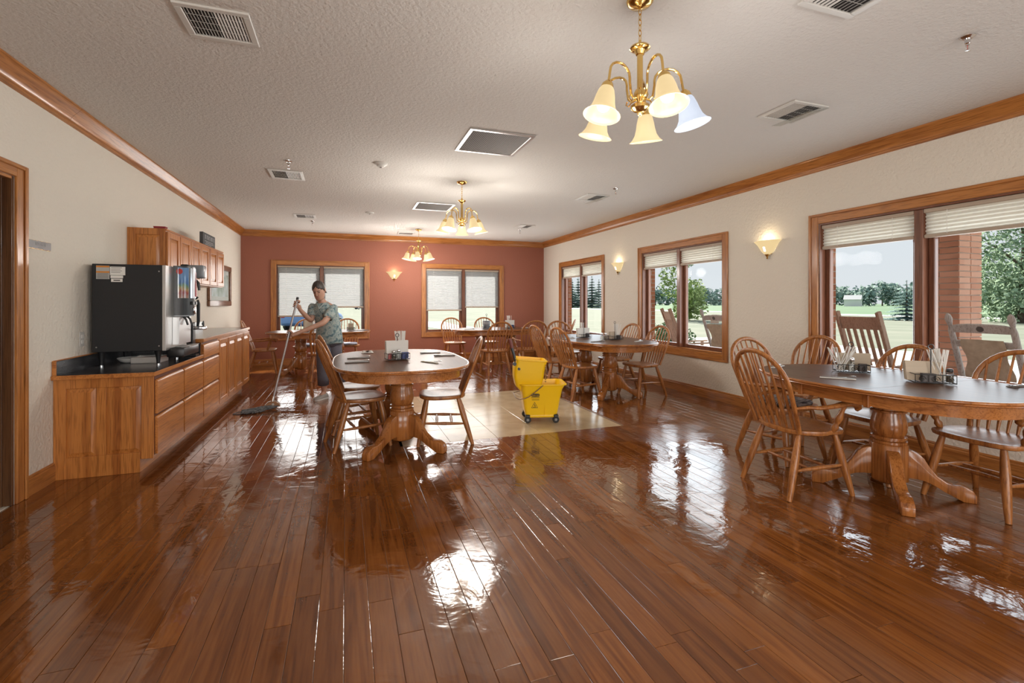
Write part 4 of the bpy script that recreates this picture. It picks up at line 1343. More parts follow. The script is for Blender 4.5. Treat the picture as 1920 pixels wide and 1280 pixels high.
# ================================================================== CABINETS ALONG THE LEFT WALL
XFR = -1.394
def slab_front(parent, name, x, y0, y1, z0, z1, mtl='cab_y'):
    poly = [(x, z0), (x + .02, z0), (x + .02, z1 - .016), (x + .008, z1), (x, z1)]
    return MB().prism(poly, y0, y1, 'xz').build(name, mtl, parent, 0.002)
def panel_door(parent, name, x, y0, y1, z0, z1, st=0.055):
    """door facing +x: a frame with a raised field"""
    f = MB().box(x, x + .02, y0, y0 + st, z0, z1).box(x, x + .02, y1 - st, y1, z0, z1).box(x, x + .02, y0 + st, y1 - st, z0, z0 + st).box(x, x + .02, y0 + st, y1 - st, z1 - st, z1)
    d = f.build(name, 'cab', parent, 0.004)
    a, b2, c, e = y0 + st, y1 - st, z0 + st, z1 - st
    rect = lambda xx, i: [(xx, a + i, c + i), (xx, b2 - i, c + i), (xx, b2 - i, e - i), (xx, a + i, e - i)]
    MB().loft([rect(x + .003, 0), rect(x + .006, 0.002), rect(x + .016, 0.035), rect(x + .017, 0.037)]).build('raised_panel', 'cab', d, smooth=20)
    return d
def end_panels(parent, y, xs, z0, z1):
    """raised fields on a side that faces -y"""
    for a, b2 in xs:
        rect = lambda yy, i: [(a + i, yy, z0 + i), (b2 - i, yy, z0 + i), (b2 - i, yy, z1 - i), (a + i, yy, z1 - i)]
        MB().loft([rect(y - .0005, 0.0), rect(y - .001, 0.002), rect(y - .010, 0.03), rect(y - .011, 0.032)]).build('raised_panel', 'cab', parent, smooth=20)
def base_unit(label, y0, y1, ztop, kind, end=False):
    root = thing('base_cabinet', label, 'cabinet', (0, 0, 0), 0, 'oak base cabinets')
    ye = y0 + (0.02 if end else 0)
    MB().box(XL + .001, XFR, ye, y1, 0.10, ztop).build('carcass', 'cab', root, 0.002)
    MB().box(XL + .001, -1.478, ye, y1, 0, 0.10).build('toe_kick', 'cab_y', root, smooth=0)
    if end:
        p = MB().prism([(XL + .001, 0.0), (-1.478, 0.0), (-1.478, 0.10), (-1.394, 0.10), (-1.394, ztop), (XL + .001, ztop)], y0 + .014, y0 + .02, 'xz').build('end_panel', 'cab', root, 0.0015)
        fr = MB()
        for q in ((XL + .001, XL + .075, 0.0, ztop), (-1.47, XFR + .001, 0.10, ztop), (XL + .075, -1.47, ztop - .075, ztop), (XL + .075, -1.478, 0.0, 0.155), (-1.75, -1.69, 0.155, ztop - .075)):
            fr.box(q[0], q[1], y0, y0 + .014, q[2], q[3])
        fr.build('end_frame', 'cab', p, 0.002)
        end_panels(p, y0 + .0145, ((XL + .075, -1.75), (-1.69, -1.47)), 0.155, ztop - .075)
    g = 0.012
    if kind == 'drawers':
        MB().box(XFR - .001, XFR + .002, ye + .004, y1 - .004, 0.12, ztop - .012).build('face_shadow', 'cab_gap', root, smooth=0)
        zs = [(0.125, 0.415), (0.435, 0.700)] + ([(0.722, 0.865)] if ztop > .8 else [])
        for a, b2 in zs:
            slab_front(root, 'drawer', XFR + .002, y0 + .03 if end else y0 + g, y1 - g, a, b2)
    else:
        n = 2
        for i in range(n):
            a, b2 = lerp(y0, y1, i / n), lerp(y0, y1, (i + 1) / n)
            panel_door(root, 'cabinet_door', XFR + .001, a + g, b2 - g, 0.125, ztop - .03)
    return root
LOW, HIGH = 0.735, 0.895
base_unit('low oak drawer cabinet with the panelled end beside the kitchen door', 4.383, 5.062, LOW, 'drawers', True)
base_unit('low oak drawer cabinet under the juice taps, between two drawer stacks', 5.064, 5.685, LOW, 'drawers')
base_unit('tall oak cabinet with three drawers at the step in the counter', 5.687, 6.34, HIGH, 'drawers')
base_unit('oak two-door cabinet next to the three-drawer cabinet', 6.342, 7.26, HIGH, 'doors')
base_unit('oak two-door cabinet at the counter end by the armchair', 7.262, 8.18, HIGH, 'doors')

wt = thing('worktop', 'low dark laminate worktop with oak edge carrying the drink machine', 'worktop', (0, 0, 0))
MB().box(XL + .001, -1.384, 4.366, 5.685, LOW + .001, 0.762).build('surface', 'laminate', wt, 0.001)
MB().box(XL + .001, -1.372, 4.352, 4.366, LOW - .004, 0.763).box(-1.384, -1.372, 4.366, 5.685, LOW - .004, 0.763).build('edge_strip', 'cab_y', wt, 0.003)
MB().box(XL + .001, XL + .02, 4.38, 5.685, 0.762, 0.865).build('backsplash', 'laminate', wt, 0.001)
MB().box(XL + .001, XL + .024, 4.366, 4.38, 0.762, 0.87).box(XL + .001, XL + .024, 4.38, 5.685, 0.865, 0.872).build('backsplash_edge', 'cab_y', wt, 0.002)
wt = thing('worktop', 'high grey laminate worktop with oak edge running to the armchair', 'worktop', (0, 0, 0))
M['laminate_grey'] = noisy('grey_laminate', [(0.4, (0.16, 0.16, 0.16)), (0.75, (0.27, 0.27, 0.27))], 260, 0.16, 3)
MB().box(XL + .001, -1.384, 5.70, 8.19, HIGH + .001, 0.922).build('surface', 'laminate_grey', wt, 0.001)
MB().box(XL + .001, -1.372, 5.687, 5.70, HIGH - .004, 0.923).box(-1.384, -1.372, 5.70, 8.205, HIGH - .004, 0.923).box(XL + .001, -1.372, 8.19, 8.205, HIGH - .004, 0.923).build('edge_strip', 'cab_y', wt, 0.003)
MB().box(XL + .001, XL + .02, 5.70, 8.19, 0.922, 1.02).build('backsplash', 'laminate_grey', wt, 0.001)
MB().box(XL + .02, -1.40, 5.681, 5.686, 0.762, HIGH - .01).build('step_facing', 'laminate', wt, smooth=0)

XU = -1.69
ul = ['oak wall cabinet with the panelled side toward the kitchen door, above the drink machine', 'middle oak two-door wall cabinet over the counter', 'oak two-door wall cabinet carrying the dark block sign, nearest the framed picture']
for i in range(3):
    y0, y1 = lerp(5.633, 7.99, i / 3), lerp(5.633, 7.99, (i + 1) / 3) - .002
    root = thing('wall_cabinet', ul[i], 'cabinet', (0, 0, 0), 0, 'oak wall cabinets')
    MB().box(XL + .001, XU, y0 + (0.012 if i == 0 else 0), y1, 1.512, 2.03).build('carcass', 'cab', root, 0.002)
    if i == 0:
        fr = MB()
        for q in ((XL + .001, XL + .07, 1.512, 2.03), (XU - .045, XU, 1.512, 2.03), (XL + .07, XU - .045, 1.965, 2.03), (XL + .07, XU - .045, 1.512, 1.575)):
            fr.box(q[0], q[1], y0, y0 + .012, q[2], q[3])
        fr.build('end_frame', 'cab', root, 0.002)
        end_panels(root, y0 + .0115, ((XL + .07, XU - .045),), 1.575, 1.965)
    MB().box(XU, XU + .012, y0 + (0.0 if i else 0.002), y1, 2.012, 2.03).build('top_moulding', 'cab_y', root, 0.003)
    for j in range(2):
        a, b2 = lerp(y0, y1, j / 2), lerp(y0, y1, (j + 1) / 2)
        panel_door(root, 'cabinet_door', XU + .001, a + .012, b2 - .010, 1.525, 2.0)
# things on top of the wall cabinets
rb = thing('box', 'small dark red box on top of the wall cabinet', 'box', (-1.78, 5.80, 2.031))
MB().box(-0.05, 0.05, -0.035, 0.035, 0, 0.03).build('body', mat('dark_red_card', (0.25, 0.02, 0.03), 0.6), rb, 0.002)
MB().box(-0.053, 0.053, -0.038, 0.038, 0.03, 0.037).build('lid', mat('red_card_lid', (0.34, 0.035, 0.04), 0.6), rb, 0.002)
bs = thing('block_sign', 'dark grey wooden block sign with pale lettering on the wall cabinet top', 'sign', (-1.74, 7.40, 2.031))
MB().box(-0.02, 0.02, -0.30, 0.30, 0, 0.175).build('block', mat('charcoal_block', (0.055, 0.057, 0.06), 0.7), bs, 0.003)
M['pale_ink'] = mat('pale_lettering', (0.36, 0.36, 0.36), 0.7)
mm = MB()
for k in range(9):
    y = -0.21 + k * 0.052
    mm.box(0.02, 0.0212, y, y + 0.009, 0.095, 0.15)
    if k % 2 == 0: mm.box(0.02, 0.0212, y + .009, y + .034, 0.139, 0.15)
    if k % 3 != 1: mm.box(0.02, 0.0212, y + .026, y + .034, 0.095, 0.139)
for k, (a, b2) in enumerate(((-0.22, 0.2), (-0.17, 0.22), (-0.2, 0.1))):
    mm.box(0.02, 0.0212, a, b2, 0.066 - k * 0.02, 0.072 - k * 0.02)
mm.build('lettering', 'pale_ink', bs, smooth=0)

# framed picture
pf = thing('framed_picture', 'framed pale landscape print on the cream wall past the wall cabinets', 'picture', (XL, 9.22, 1.24))
W2, HH = 0.74, 0.70
fw = 0.09
M['frame_wood'] = wood('picture_frame_wood', (0.25, 0.13, 0.075), (0.14, 0.065, 0.035), 'y', 0.3)
for q in ((-W2, W2, 0, fw), (-W2, W2, HH - fw, HH), (-W2, -W2 + fw, fw, HH - fw), (W2 - fw, W2, fw, HH - fw)):
    MB().box(0.001, 0.045, q[0], q[1], q[2], q[3]).build('frame_side', 'frame_wood', pf, 0.012, 2)
MB().box(0.001, 0.014, -W2 + fw, W2 - fw, fw, HH - fw).build('mat_board', mat('mat_board', (0.56, 0.55, 0.52), 0.7), pf, smooth=0)
MB().box(0.014, 0.0155, -W2 + .17, W2 - .17, .16, HH - .16).build('print', noisy('landscape_print', [(0.35, (0.22, 0.27, 0.20)), (0.5, (0.42, 0.45, 0.42)), (0.68, (0.56, 0.60, 0.64))], 5, 0.5, 5), pf, smooth=0)
MB().box(0.018, 0.020, -W2 + fw, W2 - fw, fw, HH - fw).build('glazing', 'glass', pf, smooth=0)
# room sign by the door
sg = thing('room_sign', 'grey plate reading KITCHEN in a brass holder beside the door casing', 'sign', (XL, 4.21, 1.69))
MB().box(0.0005, 0.006, -0.135, 0.135, -0.0295, 0.0295).build('holder', 'brass', sg, 0.001)
MB().box(0.006, 0.008, -0.126, 0.134, -0.027, 0.0275).build('plate', mat('sign_grey', (0.19, 0.19, 0.20), 0.4), sg, smooth=0)
text_mesh('lettering', 'KITCHEN', 0.03, 'pale_ink', sg, face_px(0.0085, 0.01, 0.006))
MB().box(0.008, 0.0088, -0.02, 0.035, -0.019, -0.0165).build('fine_print', 'ink', sg, smooth=0)
# outlets
for y, z, lab in ((8.00, 1.10, 'white wall outlet above the high worktop'), (4.78, 1.00, 'white wall outlet behind the drink machine')):
    ot = thing('wall_outlet', lab, 'outlet', (XL, y, z), 0, 'wall outlets')
    MB().box(0.0005, 0.006, -0.036, 0.036, -0.058, 0.058).build('cover_plate', 'white_metal', ot, 0.002)
    for dz in (-0.022, 0.022):
        MB().box(0.006, 0.008, -0.016, 0.016, dz - .014, dz + .014).build('socket', 'white', ot, 0.002)

# ================================================================== DRINK MACHINE
dm = thing('drink_machine', 'tall black drink machine with a colourful curved front on the low worktop', 'drink dispenser', (0, 0, 0.762))
o_ = 0.762
MB().box(-1.965, -1.478, 4.85, 5.42, 0.883 - o_, 1.614 - o_).build('housing', 'black_wrinkle', dm, 0.004)
for x in (-1.92, -1.52):
    for y in (4.90, 5.37):
        lg = MB().lathe([(0.013, 0.012), (0.015, 0.04), (0.026, 0.118), (0.027, 0.122)], 14, (x, y, 0)).build('leg', 'black', dm)
        MB().lathe([(0, 0), (0.014, 0), (0.014, 0.010), (0.009, 0.014), (0, 0.014)], 12, (x, y, 0)).build('leg_tip', 'chrome', lg)
MB().box(-1.478, -1.452, 4.85, 5.42, 0.883 - o_, 1.614 - o_).build('front_panel', 'steel', dm, 0.002)
# curved illuminated door
cx, cy, rr = -1.455, 5.20, 0.128
arc = [R(-90 + 180 * k / 24) for k in range(25)]
def half(r_, z0, z1, name, mtl, parent, a0=0, a1=25):
    pr = [(cx + r_ * cos(a), cy + r_ * 1.15 * sin(a)) for a in arc[a0:a1]]
    if a0 == 0: pr = [(cx, pr[0][1])] + pr
    pr = pr + [(cx, pr[-1][1])] if a1 == 25 else pr
    if a0 or a1 < 25:
        pr = pr + [(cx + (r_ - .004) * cos(a), cy + (r_ - .004) * 1.15 * sin(a)) for a in reversed(arc[a0:a1])]
    return MB().prism(pr, z0 - o_, z1 - o_).build(name, mtl, parent, smooth=30)
def graphic():
    m, t, b = new_mat('fruit_drink_graphic')
    tc = N(t, 'ShaderNodeTexCoord')
    sp = N(t, 'ShaderNodeSeparateXYZ')
    t.links.new(tc.outputs['Generated'], sp.inputs[0])
    no = N(t, 'ShaderNodeTexNoise')
    no.inputs['Scale'].default_value = 4.0
    t.links.new(tc.outputs['Generated'], no.inputs['Vector'])
    ad = N(t, 'ShaderNodeMath', operation='MULTIPLY_ADD')
    ad.inputs[1].default_value = 0.35
    t.links.new(no.outputs['Fac'], ad.inputs[0])
    t.links.new(sp.outputs['Z'], ad.inputs[2])
    r = ramp(t, [(0.12, (0.36, 0.28, 0.22)), (0.34, (0.26, 0.04, 0.04)), (0.46, (0.34, 0.22, 0.10)), (0.56, (0.10, 0.20, 0.10)), (0.68, (0.04, 0.13, 0.32)), (0.95, (0.10, 0.22, 0.42))])
    t.links.new(ad.outputs[0], r.inputs[0])
    t.links.new(r.outputs[0], b.inputs['Base Color'])
    b.inputs['Roughness'].default_value = 0.12
    b.inputs['Coat Weight'].default_value = 0.6
    return m
half(rr, 1.18, 1.625, 'door', 'black', dm)
half(rr + .004, 1.335, 1.61, 'picture_panel', graphic(), dm, 2, 8)
half(rr + .004, 1.335, 1.61, 'window_panel', mat('silver_window_panel', (0.62, 0.66, 0.72), 0.12, 0.4), dm, 8, 24)
MB().lathe([(0.0, -0.002), (0.024, -0.002), (0.026, 0.0), (0.024, 0.002), (0, 0.002)], 18, (cx + 0.045, cy - 0.143, 1.575 - o_), Matrix.Rotation(R(90), 4, 'X') ).build('red_emblem', mat('red_emblem', (0.55, 0.04, 0.03), 0.3), dm)
MB().tube([(cx + rr + .006, cy + .015, 1.35 - o_), (cx + rr + .006, cy + .015, 1.42 - o_), (cx + rr + .006, cy + .015, 1.5 - o_), (cx + rr + .006, cy + .015, 1.58 - o_)], [0.022, 0.02, 0.008, 0.006], 8, flat=0.3, up=(1, 0, 0)).build('bottle_motif', mat('bottle_red', (0.4, 0.05, 0.05), 0.25), dm)
hd = half(rr - .004, 1.17, 1.325, 'control_head', mat('grey_control_plastic', (0.33, 0.35, 0.37), 0.3), dm)
for y in (5.13, 5.21):
    MB().box(cx + rr - .012, cx + rr + .006, y, y + .05, 1.275 - o_, 1.305 - o_).build('button', 'black', hd, 0.003)
MB().lathe([(0, -.004), (0.034, -.004), (0.036, 0.004), (0.030, 0.008), (0, 0.008)], 18, (cx + rr - .002, cy, 1.225 - o_), Matrix.Rotation(R(90), 4, 'Y')).build('dial', 'chrome', hd)
MB().box(-1.452, -1.40, 5.02, 5.36, 0.92 - o_, 1.165 - o_).build('splash_panel', mat('ribbed_steel', (0.66, 0.67, 0.68), 0.3, 0.7), dm, 0.002)
for y in (5.12, 5.24):
    MB().tube([(-1.395, y, 1.165 - o_), (-1.375, y, 1.14 - o_), (-1.36, y, 1.09 - o_)], 0.009, 8).build('nozzle', 'black', dm)
MB().box(-1.478, -1.342, 4.95, 5.40, 0.815 - o_, 0.895 - o_).build('drip_tray', 'black', dm, 0.012, 2)
MB().box(-1.45, -1.34, 5.10, 5.40, 0.893 - o_, 0.90 - o_).build('tray_grid', 'steel', dm, 0.002)
# stickers on the housing side
def sticker(name, x0, x1, z0, z1, mtl):
    return MB().box(x0, x1, 4.8475, 4.85, z0 - o_, z1 - o_).build(name, mtl, dm, smooth=0)
M['label_grey'] = mat('label_silver', (0.42, 0.42, 0.40), 0.5)
M['label_orange'] = mat('label_orange', (0.62, 0.22, 0.02), 0.5)
sticker('warning_label', -1.935, -1.845, 1.488, 1.600, 'label_grey')
for z0, z1 in ((1.585, 1.598), (1.540, 1.553)):
    MB().box(-1.935, -1.845, 4.8468, 4.8475, z0 - o_, z1 - o_).build('orange_strip', 'label_orange', dm, smooth=0)
sticker('rating_label', -1.842, -1.737, 1.522, 1.592, 'white')
sticker('rating_label', -1.838, -1.752, 1.497, 1.519, 'white')
sticker('rating_label', -1.834, -1.756, 1.466, 1.492, 'white')
ln = MB()
for k in range(7): ln.box(-1.928, -1.852, 4.8468, 4.8475, 1.534 - .007 * k - o_, 1.536 - .007 * k - o_)
for k in range(4): ln.box(-1.834, -1.76 - .01 * (k % 2), 4.8468, 4.8475, 1.582 - .013 * k - o_, 1.585 - .013 * k - o_)
ln.box(-1.818, -1.772, 4.8468, 4.8475, 1.475 - o_, 1.483 - o_)
ln.build('fine_print', 'ink', dm, smooth=0)
for x, z in ((-1.935, 0.925), (-1.50, 0.925), (-1.50, 1.56)):
    MB().lathe([(0, 0.0015), (0.005, 0.0015), (0.006, 0)], 8, (x, 4.85, z - o_), Matrix.Rotation(R(90), 4, 'X')).build('screw', 'steel', dm)

# second, smaller dispenser at the step of the counter
jd = thing('juice_dispenser', 'slim juice dispenser with a grey hopper, black levers and chrome tap by the counter step', 'juice dispenser', (-1.445, 5.57, 0.762))
MB().box(-0.09, 0.05, -0.06, 0.06, 0, 0.022).build('base', 'black', jd, 0.006)
MB().box(-0.075, 0.02, -0.045, 0.045, 0.022, 0.335).build('column', 'black', jd, 0.008)
MB().lathe([(0.022, 0.335), (0.022, 0.78)], 14, (-0.03, 0, 0)).build('pipe', 'chrome', jd)
MB().box(-0.02, 0.115, -0.055, 0.055, 0.775, 0.905).build('hopper', mat('hopper_grey', (0.22, 0.24, 0.26), 0.25), jd, 0.018, 3)
MB().box(-0.085, -0.02, -0.05, 0.05, 0.765, 0.91).build('hopper_mount', 'black', jd, 0.008)
pts = [(0.0, -0.01, 0.765), (0.035, -0.01, 0.755), (0.055, -0.01, 0.73), (0.062, -0.01, 0.69), (0.065, -0.01, 0.655)]
MB().tube(pts, [0.010, 0.013, 0.014, 0.013, 0.010], 8).build('tap_lever', 'black', jd)
MB().tube([(0.045, 0, 0.27), (0.055, 0, 0.35), (0.055, 0, 0.52), (0.05, 0, 0.56)], [0.010, 0.015, 0.017, 0.010], 10).build('pump_handle', 'black', jd)
MB().tube([(0.02, 0, 0.56), (0.05, 0, 0.585), (0.03, 0, 0.60)], 0.009, 8).build('pump_knob', 'black', jd)
MB().box(-0.02, 0.125, -0.022, 0.022, 0.262, 0.298).build('tap_bracket', 'chrome', jd, 0.008, 2)
MB().tube([(0.10, 0, 0.298), (0.095, 0, 0.32), (0.10, 0, 0.35)], [0.006, 0.012, 0.004], 8).build('tap_knob', 'black', jd)
# small things under the machine
pt = thing('plate', 'white plate under the black drink machine', 'plate', (-1.79, 5.16, 0.7625))
MB().lathe([(0, 0), (0.06, 0), (0.09, 0.012), (0.115, 0.04), (0.112, 0.043), (0.085, 0.016), (0.05, 0.006), (0, 0.006)], 28, cap0=False, cap1=False).build('dish', 'white', pt, smooth=60)
st_ = thing('steel_tray', 'brushed steel tray under the black drink machine', 'tray', (-1.64, 5.12, 0.7625))
m = MB().box(-0.12, 0.10, -0.10, 0.10, 0, 0.006)
for q in ((-.12, .10, -.10, -.094), (-.12, .10, .094, .10), (-.12, -.114, -.094, .094), (.094, .10, -.094, .094)):
    m.box(q[0], q[1], q[2], q[3], 0.006, 0.055)
m.build('pan', 'steel', st_, 0.0015)
MB().box(-0.125, 0.105, -0.105, -0.098, 0.052, 0.058).build('rim', 'chrome', st_, 0.001)

# ================================================================== MOP BUCKET (local: long axis x, printed side -y)
bk = thing('mop_bucket', 'yellow mop bucket with side wringer, caution triangle and black casters on the wet floor', 'bucket', (2.04, 4.92, 0), R(-15))
def rrect(x0, x1, hy, z, r_=0.05, k=5, skew=0.0):
    pts = []
    for qx, qy, a0 in ((x1 - r_, hy - r_, 0), (x0 + r_, hy - r_, 90), (x0 + r_, -hy + r_, 180), (x1 - r_, -hy + r_, 270)):
        for i in range(k + 1):
            a = R(a0 + 90 * i / k)
            xx, yy = qx + r_ * cos(a), qy + r_ * sin(a)
            pts.append((xx, yy, z + skew * (xx - x0)))
    return pts
outer = [rrect(-.178, .165, .150, .085, .035), rrect(-.192, .182, .158, .16, .04), rrect(-.208, .20, .168, .26, .045), rrect(-.222, .222, .180, .36, .05), rrect(-.228, .25, .188, .405, .06), rrect(-.240, .268, .198, .408, .06), rrect(-.240, .268, .198, .420, .06), rrect(-.222, .245, .182, .420, .055),
         rrect(-.212, .222, .172, .36, .05), rrect(-.186, .176, .150, .15, .035), rrect(-.17, .155, .14, .10, .03)]
MB().loft(outer).build('tub', 'yellow', bk, smooth=45)
MB().box(-.17, .155, -.155, .155, .058, .09).build('undercarriage', 'yellow', bk, 0.01, 2)
MB().box(0.025, 0.03, -.163, -.15, .085, .22).build('moulded_rib', 'yellow', bk, 0.002)
for sx_ in (-.155, .15):
    for sy_ in (-.145, .145):
        cs = MB().box(sx_ - .024, sx_ + .024, sy_ - .024, sy_ + .024, .062, .092).build('caster_fork', 'black', bk, 0.006)
        MB().lathe([(0, -.014), (.03, -.014), (.036, -.008), (.036, .008), (.03, .014), (0, .014)], 20, (sx_, sy_, .036), Matrix.Rotation(PI / 2, 4, 'X')).build('wheel', 'rubber', cs)
        MB().lathe([(0, -.016), (.014, -.016), (.014, .016), (0, .016)], 12, (sx_, sy_, .036), Matrix.Rotation(PI / 2, 4, 'X')).build('hub_cap', mat('caster_grey', (0.25, 0.25, 0.25), 0.5), cs)
wr = [rrect(-.222, -.045, .12, .33, .03), rrect(-.285, .0, .14, .40, .035), rrect(-.30, .02, .148, .48, .035), rrect(-.30, .035, .15, .58, .035, 5, -.02), rrect(-.275, .055, .155, .675, .035, 5, -.08), rrect(-.282, .062, .162, .680, .035, 5, -.08), rrect(-.282, .062, .162, .692, .035, 5, -.08), rrect(-.262, .045, .145, .692, .03, 5, -.08), rrect(-.25, .01, .13, .52, .03), rrect(-.2, -.05, .10, .40, .02)]
wg = MB().loft(wr).build('wringer', 'yellow', bk, smooth=45)
hm = MB()
for k in range(9):
    hm.box(.030 + .002 * (k > 4), .044, -.156, -.138, .44 + .022 * k, .449 + .022 * k)
hm.build('press_teeth', mat('press_shadow', (0.30, 0.16, 0.01), 0.6), wg, smooth=0)
for x, z, r_ in ((-.25, .585, .014), (-.295, .635, .02)):
    MB().lathe([(0, -.012), (r_, -.012), (r_, .012), (0, .012)], 14, (x, -.16 if x > -.27 else -.13, z), Matrix.Rotation(PI / 2, 4, 'X')).build('pivot', 'black', wg)
lv = MB().tube([(-.272, -.05, .62), (-.29, -.05, .70), (-.325, -.05, .82)], [.015, .015, .014], 10).build('wringer_lever', 'black', bk)
MB().tube([(-.318, -.05, .80), (-.345, -.05, .90)], [.019, .018], 10).build('lever_grip', mat('red_brown_grip', (0.16, 0.03, 0.02), 0.5), lv)
MB().tube([(.005, -.200, .412), (-.06, -.207, .36), (-.15, -.215, .295), (-.20, -.217, .275), (-.25, -.21, .272), (-.285, -.15, .275), (-.29, .15, .275), (-.25, .205, .272), (-.15, .213, .295), (.005, .200, .412)], .0045, 8).build('bail_handle', mat('wire_brown', (0.16, 0.10, 0.07), 0.35, 0.6), bk)
def on_tub(x, z, lift=0.0025):
    """a frame lying on the printed side, which leans out as it rises"""
    y = -(0.150 + 0.102 * (z - .085)) - lift
    return Matrix.Translation((x, y, z)) @ Matrix.Rotation(PI / 2 + math.atan(.102), 4, 'X')
def decal(name, polys, mtl, x, z, lift=0.002):
    mb = MB()
    f = on_tub(x, z, lift)
    for p in polys:
        mb.loft([[f @ Vector((a, b2, 0)) for a, b2 in p], [f @ Vector((a, b2, .0006)) for a, b2 in p]])
    return mb.build(name, mtl, bk, smooth=0)
decal('maker_badge', [[(-.045, -.008), (-.038, -.014), (0, -.016), (.038, -.014), (.045, -.008), (.045, .008), (.038, .014), (0, .016), (-.038, .014), (-.045, .008)]], 'ink', -.075, .305)
text_mesh('badge_lettering', 'Rubbermaid', 0.0155, 'yellow', bk, on_tub(-.075, .305, .0045))
decal('badge_rule', [[(-.045, -.003), (.045, -.003), (.045, .003), (-.045, .003)]], 'ink', -.075, .281)
text_mesh('badge_subtitle', 'Commercial Products', 0.0095, 'ink', bk, on_tub(-.075, .266, .003))
decal('badge_rule', [[(-.038, -.002), (.042, -.002), (.042, .002), (-.038, .002)]], 'ink', -.075, .252)
tri = lambda s, dz=0: [(-.036 * s, -.03 * s + dz), (.036 * s, -.03 * s + dz), (0, .036 * s + dz)]
a, b2 = tri(1.0), tri(0.82, -.001)
decal('caution_triangle', [[a[0], a[1], b2[1], b2[0]], [a[1], a[2], b2[2], b2[1]], [a[2], a[0], b2[0], b2[2]]], 'ink', -.083, .195)
decal('slipping_figure', [[(-.004, .012), (.003, .014), (.004, .008), (-.003, .006)], [(-.008, .006), (-.004, .007), (.006, -.006), (.001, -.009)], [(.003, -.004), (.013, -.002), (.012, -.007), (.002, -.009)], [(-.002, -.006), (.003, -.008), (.010, -.015), (.005, -.016)], [(-.016, -.019), (.016, -.019), (.016, -.023), (-.016, -.023)]], 'ink', -.083, .195)
# ================================================================== THE WOMAN MOPPING
def skin_verts(verts, edges, radii, levels=1):
    me = bpy.data.meshes.new('tmp_skin')
    me.from_pydata([tuple(v) for v in verts], edges, [])
    ob = bpy.data.objects.new('tmp_skin', me)
    COL.objects.link(ob)
    md = ob.modifiers.new('skin', 'SKIN')
    md.use_smooth_shade = True
    for i, r_ in enumerate(radii):
        sv = me.skin_vertices[0].data[i]
        sv.radius = r_ if hasattr(r_, '__len__') else (r_, r_)
        sv.use_root = (i == 0)
    sb = ob.modifiers.new('sub', 'SUBSURF')
    sb.levels = levels
    sb.render_levels = levels
    dg = bpy.context.evaluated_depsgraph_get()
    out = bpy.data.meshes.new_from_object(ob.evaluated_get(dg))
    vs_ = [v.co.copy() for v in out.vertices]
    fs_ = [tuple(p.vertices) for p in out.polygons]
    bpy.data.objects.remove(ob)
    return vs_, fs_
M['skin'] = noisy('skin', [(0.3, (0.42, 0.235, 0.165)), (0.7, (0.50, 0.29, 0.21))], 9, 0.55)
M['hair'] = noisy('brown_hair', [(0.35, (0.022, 0.016, 0.013)), (0.7, (0.065, 0.048, 0.04))], 60, 0.5, 3, 0.002, 'Object', (1, 1, .2))
M['scrub'] = noisy('patterned_scrub_top', [(0.34, (0.085, 0.14, 0.165)), (0.44, (0.19, 0.27, 0.28)), (0.52, (0.37, 0.40, 0.37)), (0.60, (0.16, 0.24, 0.26)), (0.7, (0.44, 0.45, 0.40))], 22, 0.9, 6)
M['trouser'] = noise_bump(mat('grey_trousers', (0.105, 0.10, 0.125), 0.9), 14, 0.012)
M['shoe'] = mat('grey_canvas_shoe', (0.27, 0.25, 0.23), 0.8)
M['sole'] = mat('white_rubber_sole', (0.55, 0.53, 0.5), 0.7)
M['handle_alu'] = mat('mop_handle_grey', (0.36, 0.34, 0.34), 0.35, 0.6)
PX, PY = -0.235, 6.93
wm = thing('person', 'person in a teal patterned top and grey trousers, leaning forward over a mop', 'person', (PX, PY, 0))
def L(x, y, z):
    return Vector((x - PX, y - PY, z))
J = {'pelvis': L(-.213, 6.95, .84), 'waist': L(-.216, 6.935, .98), 'chest': L(-.255, 6.90, 1.15), 'neck': L(-.292, 6.85, 1.30), 'neck2': L(-.312, 6.815, 1.365),
     'rs': L(-.408, 6.925, 1.245), 're': L(-.425, 6.87, 1.045), 'rw': L(-.552, 6.735, 1.205),
     'ls': L(-.150, 6.805, 1.215), 'le': L(-.262, 6.63, 1.035), 'lw': L(-.545, 6.60, .922),
     'rh': L(-.270, 6.93, .80), 'rk': L(-.282, 6.90, .43), 'ra': L(-.268, 6.95, .085), 'lh': L(-.152, 6.97, .80), 'lk': L(-.108, 6.99, .42), 'la': L(-.052, 7.04, .085)}
# mop handle line
MT, MBm = L(-.5755, 6.68, 1.352), L(-.838, 6.50, .10)
ax = (MBm - MT).normalized()
def on_handle(z):
    return MT + (MBm - MT) * ((MT.z - z) / (MT.z - MBm.z))
RG, LG = on_handle(1.275), on_handle(.892)
names = ['pelvis', 'waist', 'chest', 'neck', 'neck2', 'rs', 're', 'rw', 'ls', 'le', 'lw', 'rh', 'rk', 'ra', 'lh', 'lk', 'la']
rad = {'pelvis': (.13, .105), 'waist': (.115, .09), 'chest': (.125, .095), 'neck': (.055, .05), 'neck2': (.047, .047), 'rs': .055, 're': .040, 'rw': .025, 'ls': .055, 'le': .040, 'lw': .025, 'rh': .085, 'rk': .055, 'ra': .036, 'lh': .085, 'lk': .055, 'la': .036}
vt = [J[n] for n in names]
rd = [rad[n] for n in names]
ix = {n: i for i, n in enumerate(names)}
ed = [('pelvis', 'waist'), ('waist', 'chest'), ('chest', 'neck'), ('neck', 'neck2'), ('chest', 'rs'), ('rs', 're'), ('re', 'rw'), ('chest', 'ls'), ('ls', 'le'), ('le', 'lw'), ('pelvis', 'rh'), ('rh', 'rk'), ('rk', 'ra'), ('pelvis', 'lh'), ('lh', 'lk'), ('lk', 'la')]
